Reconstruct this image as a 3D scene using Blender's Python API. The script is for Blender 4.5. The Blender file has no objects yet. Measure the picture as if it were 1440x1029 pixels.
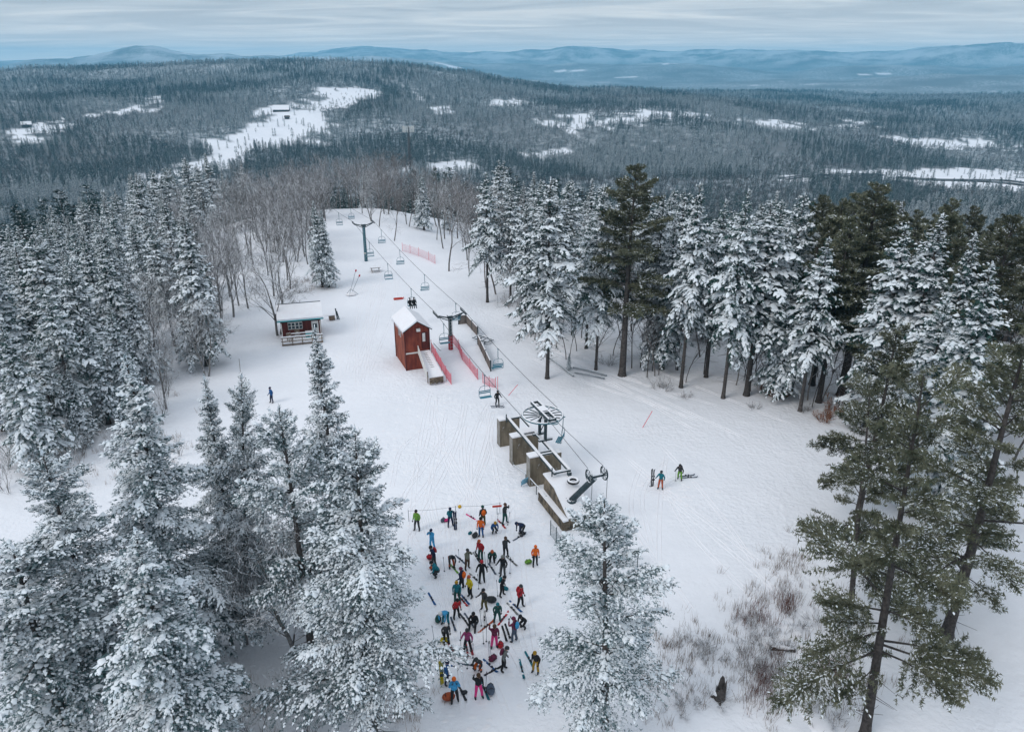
import bpy, bmesh, math, random
import numpy as np
from mathutils import Vector, Matrix

SC = bpy.context.scene
COL = SC.collection
R = math.radians

# ---------------------------------------------------------------- camera, sky, sun, exposure
CAM_H = 32.0
PITCH = R(22.34)
FPX, CX, CY = 1028.0, 720.0, 514.5          # photograph: 1440 x 1029 pixels
cam_d = bpy.data.cameras.new('camera')
cam_d.sensor_width = 36.0
cam_d.lens = 36.0 * FPX / 1440.0
cam_d.clip_start = 0.1
cam_d.clip_end = 90000.0
cam = bpy.data.objects.new('camera', cam_d)
COL.objects.link(cam)
cam.location = (0, 0, CAM_H)
cam.rotation_euler = (R(90) - PITCH, 0, 0)
SC.camera = cam

SUN_EL, SUN_AZ = R(42), R(-125)               # soft sun behind the cloud, behind and left of the camera
world = bpy.data.worlds.new('World')
SC.world = world
world.use_nodes = True
wn, wl = world.node_tree.nodes, world.node_tree.links
wn.clear()


def wnode(t, **k):
    n = wn.new(t)
    for a, b in k.items():
        setattr(n, a, b)
    return n


def wmath(op, a, b=None, clamp=False):
    n = wnode('ShaderNodeMath', operation=op, use_clamp=clamp)
    for i, v in enumerate((a, b)):
        if v is None:
            continue
        if isinstance(v, (int, float)):
            n.inputs[i].default_value = v
        else:
            wl.new(v, n.inputs[i])
    return n.outputs[0]


sky = wnode('ShaderNodeTexSky', sky_type='NISHITA', sun_disc=False)
sky.sun_elevation = SUN_EL
sky.sun_rotation = SUN_AZ
geo = wnode('ShaderNodeTexCoord')
sep = wnode('ShaderNodeSeparateXYZ')
wl.new(geo.outputs['Generated'], sep.inputs[0])
up = wmath('MAXIMUM', sep.outputs[2], 0.0)
den = wmath('ADD', up, 0.035)
comb = wnode('ShaderNodeCombineXYZ')
wl.new(wmath('DIVIDE', sep.outputs[0], den), comb.inputs[0])
wl.new(wmath('DIVIDE', sep.outputs[1], den), comb.inputs[1])
# a stratus sheet seen edge-on towards the horizon: bands of lighter and darker cloud
mapn = wnode('ShaderNodeMapping')
mapn.inputs['Scale'].default_value = (0.34, 0.62, 1.0)
mapn.inputs['Location'].default_value = (3.1, 0.7, 0.0)
wl.new(comb.outputs[0], mapn.inputs[0])
nz = wnode('ShaderNodeTexNoise')
nz.inputs['Scale'].default_value = 1.0
nz.inputs['Detail'].default_value = 6.0
nz.inputs['Roughness'].default_value = 0.55
nz.inputs['Distortion'].default_value = 1.3
wl.new(mapn.outputs[0], nz.inputs['Vector'])
ramp = wnode('ShaderNodeValToRGB')
el = ramp.color_ramp.elements
el[0].position, el[0].color = 0.36, (0.385, 0.44, 0.51, 1)
el[1].position, el[1].color = 0.66, (0.75, 0.765, 0.785, 1)
e = el.new(0.50)
e.color = (0.52, 0.57, 0.63, 1)
wl.new(nz.outputs['Fac'], ramp.inputs[0])
# overcast domes are brighter overhead than at the horizon
low = wmath('POWER', wmath('SUBTRACT', 1.0, up), 24.0)      # the brighter strip of sky low over the land
gain = wmath('ADD', wmath('MULTIPLY', up, 6.2), wmath('ADD', 8.7, wmath('MULTIPLY', low, 7.0)))
vm = wnode('ShaderNodeVectorMath', operation='SCALE')
warm = wnode('ShaderNodeMix', data_type='RGBA')
wl.new(wmath('MULTIPLY', low, 0.85), warm.inputs['Factor'])
wl.new(ramp.outputs[0], warm.inputs['A'])
warm.inputs['B'].default_value = (0.86, 0.74, 0.66, 1)
wl.new(warm.outputs['Result'], vm.inputs[0])
wl.new(gain, vm.inputs['Scale'])
mix = wnode('ShaderNodeMix', data_type='RGBA')
mix.inputs['Factor'].default_value = 0.90
wl.new(sky.outputs[0], mix.inputs['A'])
wl.new(vm.outputs[0], mix.inputs['B'])
bg = wnode('ShaderNodeBackground')
bg.inputs['Strength'].default_value = 0.1
wl.new(mix.outputs['Result'], bg.inputs[0])
wo = wnode('ShaderNodeOutputWorld')
wl.new(bg.outputs[0], wo.inputs[0])

sun_d = bpy.data.lights.new('sun', 'SUN')
sun_d.energy = 1.0
sun_d.angle = R(25)
sun_d.color = (1.0, 0.95, 0.9)
sun = bpy.data.objects.new('sun', sun_d)
COL.objects.link(sun)
sv = Vector((math.sin(SUN_AZ) * math.cos(SUN_EL), math.cos(SUN_AZ) * math.cos(SUN_EL), math.sin(SUN_EL)))
sun.rotation_euler = (-sv).to_track_quat('-Z', 'Y').to_euler()
sun.location = (0, 0, 200)

SC.view_settings.view_transform = 'Standard'
SC.view_settings.look = 'None'
SC.view_settings.exposure = 0.19
SC.view_settings.gamma = 1.0
SC.view_settings.use_curve_mapping = False
SC.render.engine = 'CYCLES'
SC.cycles.max_bounces = 5
SC.cycles.diffuse_bounces = 3
SC.cycles.volume_bounces = 1
SC.cycles.transparent_max_bounces = 8
SC.cycles.use_denoising = True
SC.cycles.caustics_reflective = False
SC.cycles.caustics_refractive = False

# ---------------------------------------------------------------- materials
MATS = {}


def mat(name, color, rough=0.8, var=0.0, vscale=3.0, bump=0.0, bscale=20.0, color2=None, snow=0.0, snow_lo=0.35, metal=0.0, objvar=0.0, streak=1.0):
    """Procedural surface: noise between two colours, fine bump, optional settled snow on upward faces."""
    if name in MATS:
        return MATS[name]
    m = bpy.data.materials.new(name)
    m.use_nodes = True
    n, l = m.node_tree.nodes, m.node_tree.links
    b = n['Principled BSDF']
    b.inputs['Roughness'].default_value = rough
    b.inputs['Metallic'].default_value = metal
    b.inputs['Specular IOR Level'].default_value = 0.25
    tc = n.new('ShaderNodeTexCoord')
    t = n.new('ShaderNodeTexNoise')
    t.inputs['Scale'].default_value = vscale
    t.inputs['Detail'].default_value = 4.0
    if streak != 1.0:      # rain-washed streaks run down the surface
        mpn = n.new('ShaderNodeMapping')
        mpn.inputs['Scale'].default_value = (1, 1, streak)
        l.new(tc.outputs['Object'], mpn.inputs[0])
        l.new(mpn.outputs[0], t.inputs['Vector'])
    else:
        l.new(tc.outputs['Object'], t.inputs['Vector'])
    mx = n.new('ShaderNodeMix')
    mx.data_type = 'RGBA'
    c2 = color2 or tuple(c * (1 - var) for c in color)
    mx.inputs['A'].default_value = (*color, 1)
    mx.inputs['B'].default_value = (*c2, 1)
    mr = n.new('ShaderNodeMapRange')
    mr.inputs['From Min'].default_value = 0.38
    mr.inputs['From Max'].default_value = 0.62
    l.new(t.outputs['Fac'], mr.inputs['Value'])
    l.new(mr.outputs[0], mx.inputs['Factor'])
    out = mx.outputs['Result']
    if objvar:
        oi = n.new('ShaderNodeObjectInfo')
        hs = n.new('ShaderNodeHueSaturation')
        m1 = n.new('ShaderNodeMapRange')
        m1.inputs['To Min'].default_value = 1 - objvar
        m1.inputs['To Max'].default_value = 1 + objvar
        l.new(oi.outputs['Random'], m1.inputs['Value'])
        l.new(m1.outputs[0], hs.inputs['Value'])
        l.new(out, hs.inputs['Color'])
        out = hs.outputs[0]
    if snow:
        g = n.new('ShaderNodeNewGeometry')
        s = n.new('ShaderNodeSeparateXYZ')
        l.new(g.outputs['True Normal'], s.inputs[0])
        t2 = n.new('ShaderNodeTexNoise')
        t2.inputs['Scale'].default_value = 2.2
        t2.inputs['Detail'].default_value = 3
        l.new(tc.outputs['Object'], t2.inputs['Vector'])
        a = n.new('ShaderNodeMath')
        a.operation = 'MULTIPLY_ADD'
        l.new(t2.outputs['Fac'], a.inputs[0])
        a.inputs[1].default_value = 0.9
        l.new(s.outputs[2], a.inputs[2])
        mr2 = n.new('ShaderNodeMapRange')
        mr2.inputs['From Min'].default_value = snow_lo + 0.45
        mr2.inputs['From Max'].default_value = snow_lo + 0.65
        mr2.inputs['To Max'].default_value = snow
        l.new(a.outputs[0], mr2.inputs['Value'])
        mx2 = n.new('ShaderNodeMix')
        mx2.data_type = 'RGBA'
        l.new(mr2.outputs[0], mx2.inputs['Factor'])
        l.new(out, mx2.inputs['A'])
        mx2.inputs['B'].default_value = (0.84, 0.87, 0.92, 1)
        out = mx2.outputs['Result']
    l.new(out, b.inputs['Base Color'])
    if bump:
        t3 = n.new('ShaderNodeTexNoise')
        t3.inputs['Scale'].default_value = bscale
        t3.inputs['Detail'].default_value = 4
        l.new(tc.outputs['Object'], t3.inputs['Vector'])
        bp = n.new('ShaderNodeBump')
        bp.inputs['Strength'].default_value = bump
        bp.inputs['Distance'].default_value = 0.05
        l.new(t3.outputs['Fac'], bp.inputs['Height'])
        l.new(bp.outputs[0], b.inputs['Normal'])
    MATS[name] = m
    return m


SNOWC = (0.87, 0.88, 0.915)
mat('snow', SNOWC, 0.75, color2=(0.85, 0.845, 0.875), vscale=1.5, bump=0.25, bscale=6)
mat('tree_snow', (0.83, 0.87, 0.91), 0.8, color2=(0.72, 0.79, 0.84), vscale=2.5)
mat('needles', (0.042, 0.095, 0.098), 0.8, color2=(0.095, 0.160, 0.160), vscale=2.0, objvar=0.3)
mat('needles_frost', (0.048, 0.100, 0.108), 0.8, color2=(0.120, 0.190, 0.198), vscale=2.0, objvar=0.2)
mat('needles_dark', (0.012, 0.048, 0.044), 0.8, color2=(0.036, 0.090, 0.078), vscale=2.0, objvar=0.3)
mat('pine_needles', (0.085, 0.098, 0.062), 0.8, color2=(0.190, 0.200, 0.140), vscale=1.1, objvar=0.25)
mat('bark', (0.050, 0.044, 0.042), 0.95, color2=(0.095, 0.085, 0.080), vscale=5, bump=0.6, bscale=14, objvar=0.2)
mat('grey_bark', (0.12, 0.115, 0.112), 0.95, color2=(0.21, 0.205, 0.20), vscale=5, snow=0.95, snow_lo=0.22, objvar=0.25)
mat('twig_brown', (0.125, 0.112, 0.108), 0.95, color2=(0.205, 0.19, 0.183), vscale=5, snow=0.7, snow_lo=0.48, objvar=0.3)
mat('rust_leaf', (0.28, 0.11, 0.045), 0.9, color2=(0.20, 0.09, 0.05), vscale=6, snow=0.5, snow_lo=0.65)
mat('dry_grass', (0.25, 0.17, 0.11), 0.9, color2=(0.17, 0.11, 0.08), vscale=4, objvar=0.3)
mat('dry_red_grass', (0.24, 0.105, 0.075), 0.9, color2=(0.15, 0.08, 0.07), vscale=4, objvar=0.3)


# ---------------------------------------------------------------- mesh helpers
class MB:
    """Collects shapes; build() links them as one mesh object."""

    def __init__(s):
        s.v, s.f, s.m = [], [], []

    def add(s, vs, fs, mi=0):
        o = len(s.v)
        s.v.extend([tuple(v) for v in vs])
        s.f.extend([tuple(i + o for i in f) for f in fs])
        s.m.extend([mi] * len(fs))
        return s

    def box(s, c, size, rot=0.0, mi=0, M=None):
        hx, hy, hz = size[0] / 2, size[1] / 2, size[2] / 2
        vs = [Vector((x, y, z)) for z in (-hz, hz) for x, y in ((-hx, -hy), (hx, -hy), (hx, hy), (-hx, hy))]
        if M is None:
            M = Matrix.Rotation(rot, 3, 'Z')
        vs = [M @ v + Vector(c) for v in vs]
        return s.add(vs, [(3, 2, 1, 0), (4, 5, 6, 7), (0, 1, 5, 4), (1, 2, 6, 5), (2, 3, 7, 6), (3, 0, 4, 7)], mi)

    def beam(s, a, b, w, h, mi=0, upv=(0, 0, 1)):
        a, b = Vector(a), Vector(b)
        d = (b - a)
        L = d.length
        d.normalize()
        x = d.cross(Vector(upv))
        if x.length < 1e-4:
            x = d.cross(Vector((1, 0, 0)))
        x.normalize()
        z = x.cross(d)
        M = Matrix((x, d, z)).transposed()
        return s.box((a + b) / 2, (w, L, h), M=M, mi=mi)

    def tube(s, a, b, r0, r1=None, n=8, mi=0, cap=True):
        return s.path([a, b], [r0, r0 if r1 is None else r1], n, mi, cap)

    def path(s, pts, rad, n=8, mi=0, cap=True):
        pts = [Vector(p) for p in pts]
        if isinstance(rad, (int, float)):
            rad = [rad] * len(pts)
        vs, fs = [], []
        ref = None
        for i, p in enumerate(pts):
            d = (pts[min(i + 1, len(pts) - 1)] - pts[max(i - 1, 0)])
            d.normalize()
            if ref is None:
                ref = d.orthogonal().normalized()
            else:
                ref = (ref - d * ref.dot(d)).normalized()
            y = d.cross(ref)
            for k in range(n):
                a = 2 * math.pi * k / n
                vs.append(p + (ref * math.cos(a) + y * math.sin(a)) * rad[i])
        for i in range(len(pts) - 1):
            for k in range(n):
                fs.append((i * n + k, i * n + (k + 1) % n, (i + 1) * n + (k + 1) % n, (i + 1) * n + k))
        if cap:
            fs.append(tuple(range(n - 1, -1, -1)))
            fs.append(tuple(range((len(pts) - 1) * n, len(pts) * n)))
        return s.add(vs, fs, mi)

    def prism(s, poly, z0, z1, mi=0):
        n = len(poly)
        z0s = z0 if hasattr(z0, '__len__') else [z0] * n
        z1s = z1 if hasattr(z1, '__len__') else [z1] * n
        vs = [(p[0], p[1], z) for p, z in zip(poly, z0s)] + [(p[0], p[1], z) for p, z in zip(poly, z1s)]
        fs = [tuple(range(n - 1, -1, -1)), tuple(range(n, 2 * n))] + [(i, (i + 1) % n, n + (i + 1) % n, n + i) for i in range(n)]
        return s.add(vs, fs, mi)

    def slab(s, quad, t, mi=0):
        """A four-cornered plate of thickness t below its top face."""
        q = [Vector(p) for p in quad]
        nrm = (q[1] - q[0]).cross(q[3] - q[0]).normalized()
        if nrm.z < 0:
            nrm = -nrm
        lo = [p - nrm * t for p in q]
        return s.add(q + lo, [(0, 1, 2, 3), (7, 6, 5, 4), (0, 4, 5, 1), (1, 5, 6, 2), (2, 6, 7, 3), (3, 7, 4, 0)], mi)

    def ball(s, c, r, seg=10, rings=7, mi=0, sc=(1, 1, 1), zmin=-1.0):
        vs, fs = [], []
        a0 = math.asin(max(-1, zmin))
        for i in range(rings + 1):
            a = a0 + (math.pi / 2 - a0) * i / rings
            for k in range(seg):
                b = 2 * math.pi * k / seg
                vs.append((c[0] + r * sc[0] * math.cos(a) * math.cos(b), c[1] + r * sc[1] * math.cos(a) * math.sin(b), c[2] + r * sc[2] * math.sin(a)))
        for i in range(rings):
            for k in range(seg):
                fs.append((i * seg + k, i * seg + (k + 1) % seg, (i + 1) * seg + (k + 1) % seg, (i + 1) * seg + k))
        return s.add(vs, fs, mi)

    def torus(s, c, R0, r, axis=(0, 0, 1), n=32, k=6, mi=0):
        ax = Vector(axis).normalized()
        x = ax.orthogonal().normalized()
        y = ax.cross(x)
        vs, fs = [], []
        for i in range(n):
            a = 2 * math.pi * i / n
            e = x * math.cos(a) + y * math.sin(a)
            for j in range(k):
                b = 2 * math.pi * j / k
                vs.append(Vector(c) + e * (R0 + r * math.cos(b)) + ax * (r * math.sin(b)))
        for i in range(n):
            for j in range(k):
                fs.append((i * k + j, ((i + 1) % n) * k + j, ((i + 1) % n) * k + (j + 1) % k, i * k + (j + 1) % k))
        return s.add(vs, fs, mi)

    def build(s, name, mats, parent=None, smooth=False, loc=None, rot=None):
        me = bpy.data.meshes.new(name)
        me.from_pydata(s.v, [], s.f)
        mats = mats if isinstance(mats, (list, tuple)) else [mats]
        for m in mats:
            me.materials.append(MATS[m] if isinstance(m, str) else m)
        if any(s.m):
            me.polygons.foreach_set('material_index', s.m)
        if smooth:
            me.polygons.foreach_set('use_smooth', [True] * len(s.f))
        me.update()
        return link(name, me, parent, loc, rot)


def link(name, data, parent=None, loc=None, rot=None):
    o = bpy.data.objects.new(name, data)
    COL.objects.link(o)
    if parent is not None:
        o.parent = parent
    if loc is not None:
        o.location = loc
    if rot is not None:
        o.rotation_euler = rot if hasattr(rot, '__len__') else (0, 0, rot)
    return o


def tag(o, label=None, cat=None, group=None, kind=None):
    for k, v in (('label', label), ('category', cat), ('group', group), ('kind', kind)):
        if v:
            o[k] = v
    return o


def thing(name, label, cat, loc=(0, 0, 0), rot=0.0, group=None):
    return tag(link(name, None, None, loc, rot), label, cat, group)


def copy_tree(o, parent=None):
    c = o.copy()
    COL.objects.link(c)
    c.parent = parent
    for ch in o.children:
        copy_tree(ch, c)
    return c


def np_mesh(name, V, F, mats, mi=None, smooth=None):
    """V (n,3) floats, F (m,3) ints."""
    me = bpy.data.meshes.new(name)
    V = np.ascontiguousarray(V, dtype=np.float32)
    F = np.ascontiguousarray(F, dtype=np.int32)
    me.vertices.add(len(V))
    me.vertices.foreach_set('co', V.ravel())
    me.loops.add(F.size)
    me.loops.foreach_set('vertex_index', F.ravel())
    k = F.shape[1]
    me.polygons.add(len(F))
    me.polygons.foreach_set('loop_start', np.arange(0, F.size, k, dtype=np.int32))
    me.polygons.foreach_set('loop_total', np.full(len(F), k, dtype=np.int32))
    for m in mats:
        me.materials.append(MATS[m] if isinstance(m, str) else m)
    if mi is not None:
        me.polygons.foreach_set('material_index', np.ascontiguousarray(mi, dtype=np.int32))
    if smooth is not None:
        me.polygons.foreach_set('use_smooth', np.ascontiguousarray(smooth, dtype=bool))
    me.update(calc_edges=True)
    return me


# ---------------------------------------------------------------- terrain
def vnoise(x, y, seed=0):
    xi, yi = np.floor(x).astype(np.int64), np.floor(y).astype(np.int64)
    fx, fy = x - xi, y - yi
    fx = fx * fx * (3 - 2 * fx)
    fy = fy * fy * (3 - 2 * fy)

    def hsh(a, b):
        h = (a * 374761393 + b * 668265263 + seed * 1442695041) & 0xFFFFFFFF
        h = ((h ^ (h >> 13)) * 1274126177) & 0xFFFFFFFF
        return ((h ^ (h >> 16)) & 0xFFFF) / 65535.0
    a, b, c, d = hsh(xi, yi), hsh(xi + 1, yi), hsh(xi, yi + 1), hsh(xi + 1, yi + 1)
    return (a * (1 - fx) + b * fx) * (1 - fy) + (c * (1 - fx) + d * fx) * fy - 0.5


def fbm(x, y, seed=0, octv=4):
    t, a = 0.0, 1.0
    for i in range(octv):
        t = t + a * vnoise(x, y, seed + i)
        x, y, a = x * 2.03 + 11.3, y * 2.03 - 7.1, a * 0.5
    return t


SUMMIT = np.array([(-26, -60), (-30, 20), (-50, 50), (-45, 64), (-38, 74), (-36, 92), (-40, 120), (-46, 150), (-50, 172), (-36, 176), (-26, 147), (-15, 132),
                   (-1, 112), (14, 101), (34, 92), (62, 78), (80, 58), (70, 10), (60, -60)], float)


def poly_dist(x, y, poly):
    """Distance to the polygon outside it, 0 inside."""
    d2 = np.full(np.shape(x), 1e12)
    ins = np.zeros(np.shape(x), bool)
    n = len(poly)
    for i in range(n):
        ax, ay = poly[i]
        bx, by = poly[(i + 1) % n]
        ex, ey = bx - ax, by - ay
        t = np.clip(((x - ax) * ex + (y - ay) * ey) / (ex * ex + ey * ey), 0, 1)
        d2 = np.minimum(d2, (x - ax - t * ex) ** 2 + (y - ay - t * ey) ** 2)
        c = ((ay > y) != (by > y)) & (x < (bx - ax) * (y - ay) / ((by - ay) if by != ay else 1e-9) + ax)
        ins ^= c
    return np.where(ins, 0.0, np.sqrt(d2)), ins


HILLS = [  # x, y, height, sx, sy, turn
    (-780, 2900, 132, 820, 850, 0.1), (-2500, 3300, 92, 900, 900, 0), (-350, 2250, 30, 420, 500, 0), (-1350, 1500, 42, 330, 420, 0.4),
    (1700, 4100, 18, 1500, 380, 0.1), (2600, 3100, 25, 700, 500, -0.3), (350, 1900, 30, 330, 300, 0),
    (1300, 2500, 26, 600, 300, 0.2), (-3600, 5200, 70, 1500, 700, 0)]


def terrain(x, y):
    x, y = np.asarray(x, float), np.asarray(y, float)
    r = np.hypot(x, y)
    d, ins = poly_dist(x, y, SUMMIT)
    # the summit: nearly level, a gentle cross-fall and soft unevenness
    z = 0.30 * fbm(x / 22.0, y / 22.0, 3, 3) * np.clip((r - 20) / 30, 0.3, 1)
    if x.size < 64 and not (d > 0).any():
        return z
    fall = 0.36 * (np.sqrt((d * 0.9) ** 2 + 64) - 8) + d * d / 2600.0 * (d < 500) * 0
    z = z - np.minimum(fall, 400) + 1.5 * fbm(x / 35, y / 35, 9, 3) * np.clip(d / 30, 0, 1)
    v = -132 + 42 * fbm(x / 560, y / 560, 21, 4)
    for hx, hy, a, sx, sy, t in HILLS:
        c, s = math.cos(t), math.sin(t)
        u, w = (x - hx) * c + (y - hy) * s, -(x - hx) * s + (y - hy) * c
        v = v + a * np.exp(-0.5 * ((u / sx) ** 2 + (w / sy) ** 2))
    far = np.clip((r - 4300) / 2200, 0, 1)
    v = v * (1 - far) + far * (-165 + 55 * fbm(x / 1900, y / 1900, 33, 4))
    # mountains on the skyline
    az = np.degrees(np.arctan2(x, np.maximum(y, 1e-3)))
    m = 0
    for rr, wd, hgt, seed, prof in ((7600, 800, 190, 41, [(-60, .5), (-36, .7), (-31, 1.0), (-27, 1.1), (-22, .95), (-16, .45), (-8, .3), (0, .35), (14, .3), (26, .6), (40, .8)]),
                                    (9600, 1000, 315, 45, [(-60, .5), (-36, .55), (-31, .95), (-27.5, 1.12), (-24, 1.16), (-20.5, 1.02), (-16, .9), (-10, .95), (-4, .75), (3, .65), (12, .75), (20, .6), (28, .7), (40, .7)]),
                                    (12600, 1300, 455, 49, [(-60, .5), (-34, .55), (-24, .75), (-17, .95), (-10, 1.0), (-3, .92), (4, 1.02), (11, .86), (18, .92), (25, .88), (31, 1.04), (36, .92), (60, .7)])):
        e = np.interp(az, [p[0] for p in prof], [p[1] for p in prof])
        k = np.exp(-0.5 * ((r - rr - 600 * fbm(az / 9, az * 0, seed + 3, 2)) / wd) ** 2)
        m = np.maximum(m, hgt * k * e * (0.88 + 0.42 * fbm(az / 6.0 + seed, r / 1700, seed, 5)) + 0 * r)
    v = v + np.maximum(m, 0)
    k = 14.0
    return np.where(d <= 0, z, np.maximum(z, v) + k * np.exp(-np.abs(z - v) / k) * 0.5 * np.clip(d / 60, 0, 1))


def tz(x, y):
    return float(terrain(np.array([x]), np.array([y]))[0])


def ray(px, py):
    u, v = (px - CX) / FPX, (py - CY) / FPX
    c, s = math.cos(PITCH), math.sin(PITCH)
    return u, c - v * s, -s - v * c


def at_z(px, py, z):
    d = ray(px, py)
    t = (z - CAM_H) / d[2]
    return Vector((d[0] * t, d[1] * t, z))


def on_ground(px, py, lift=0.0):
    """Point of the near ground that the photograph shows at this pixel."""
    z = 0.0
    for _ in range(6):
        p = at_z(px, py, z)
        z = tz(p.x, p.y)
    return Vector((p.x, p.y, z + lift))


def on_far(px, py, t0=250.0):
    d = ray(px, py)
    ts = np.geomspace(t0, 30000, 1600)
    zz = terrain(d[0] * ts, d[1] * ts)
    hit = np.nonzero(CAM_H + d[2] * ts < zz)[0]
    t = ts[hit[0]] if len(hit) else 30000
    return Vector((d[0] * t, d[1] * t, tz(d[0] * t, d[1] * t)))


def above(px, py, Y):
    """World x and z of the pixel on the upright plane at distance Y."""
    d = ray(px, py)
    t = Y / d[1]
    return d[0] * t, CAM_H + d[2] * t

# ---------------------------------------------------------------- open fields in the far woods
FIELD_PX = [
    [(190, 254), (300, 204), (362, 172), (380, 150), (425, 151), (468, 160), (470, 184), (440, 200), (375, 208), (300, 236), (215, 268)],
    [(432, 142), (470, 128), (530, 122), (532, 134), (495, 150), (440, 154)],
    [(0, 202), (28, 180), (82, 170), (82, 182), (40, 196), (0, 208)],
    [(150, 160), (186, 150), (240, 138), (243, 141), (192, 156), (155, 164)],
    [(512, 242), (545, 236), (572, 235), (560, 251), (515, 252)], [(604, 232), (640, 226), (672, 236), (660, 247), (608, 243)],
    [(688, 144), (745, 142), (748, 146), (700, 148)], [(786, 166), (830, 158), (838, 178), (795, 181)], [(768, 172), (800, 180), (800, 188), (772, 180)],
    [(856, 172), (900, 158), (985, 160), (985, 166), (900, 172), (862, 180)], [(1040, 174), (1100, 170), (1142, 175), (1100, 184)],
    [(1184, 173), (1222, 170), (1218, 182), (1186, 182)], [(1250, 190), (1390, 200), (1400, 213), (1330, 210), (1260, 204)],
    [(1085, 252), (1160, 243), (1250, 239), (1250, 247), (1120, 257)], [(1240, 243), (1440, 238), (1445, 272), (1330, 262), (1240, 252)],
    [(740, 215), (790, 208), (800, 216), (760, 226)], [(580, 128), (592, 128), (590, 140), (578, 140)], [(600, 155), (650, 150), (645, 160), (610, 162)],
]
FIELDS = []
for poly in FIELD_PX:
    FIELDS.append(np.array([tuple(on_far(px, py))[:2] for px, py in poly]))


def openness(x, y):
    """0..1: how open (treeless, snow covered) the far country is."""
    x, y = np.asarray(x, float), np.asarray(y, float)
    o = np.zeros(x.shape)
    for poly in FIELDS:
        lo, hi = poly.min(0) - 60, poly.max(0) + 60
        m = (x > lo[0]) & (x < hi[0]) & (y > lo[1]) & (y < hi[1])
        if m.any():
            w = 0.05 * np.hypot(x[m], y[m])
            d, _ = poly_dist(x[m] + w * fbm(x[m] / 40, y[m] / 40, 5, 2), y[m] + w * fbm(x[m] / 40, y[m] / 40, 6, 2), poly)
            o[m] = np.maximum(o[m], np.clip(1 - d / 6.0, 0, 1))
    r = np.hypot(x, y)
    far = fbm(x / 620, y / 300, 77, 3)
    o = np.maximum(o, np.clip((far - 0.52) / 0.05, 0, 1) * (r > 4600) * (r < 9500))
    return o


def grid_terrain():
    az = np.unique(np.concatenate([np.arange(-47, 47.01, 0.22), np.arange(-180, -47, 2.5), np.arange(47, 180.1, 2.5)]))
    az = az[:-1] if abs(az[-1] - az[0] - 360) < 1e-6 else az
    rr = [2.5]
    while rr[-1] < 15400:
        s = 0.011 if rr[-1] < 9000 else 0.014
        rr.append(rr[-1] * (1 + s))
    rr = np.array(rr)
    A, Rr = np.meshgrid(np.radians(az), rr)
    X, Y = Rr * np.sin(A), Rr * np.cos(A)
    Zt = terrain(X.ravel(), Y.ravel())
    na, nr = len(az), len(rr)
    V = np.stack([X.ravel(), Y.ravel(), Zt], 1)
    V = np.vstack([V, [[0, 0, tz(0, 0)]]])
    i, j = np.meshgrid(np.arange(nr - 1), np.arange(na), indexing='ij')
    j2 = (j + 1) % na
    F = np.stack([i * na + j, (i + 1) * na + j, (i + 1) * na + j2, i * na + j2], -1).reshape(-1, 4)[:, ::-1]
    jj = np.arange(na)
    cap = np.stack([np.full(na, len(V) - 1), (jj + 1) % na, jj, jj], 1)
    T = np.vstack([F[:, [0, 1, 2]], F[:, [0, 2, 3]], cap[:, :3]])
    me = np_mesh('snow_ground', V, T, [ground_mat()], smooth=np.ones(len(T), bool))
    op = openness(V[:, 0], V[:, 1])
    d, _ = poly_dist(V[:, 0], V[:, 1], SUMMIT)
    op = np.maximum(op, np.clip(1 - (d - 25) / 90, 0, 1))
    a = me.attributes.new('open', 'FLOAT', 'POINT')
    a.data.foreach_set('value', op.astype(np.float32))
    return me


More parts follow.
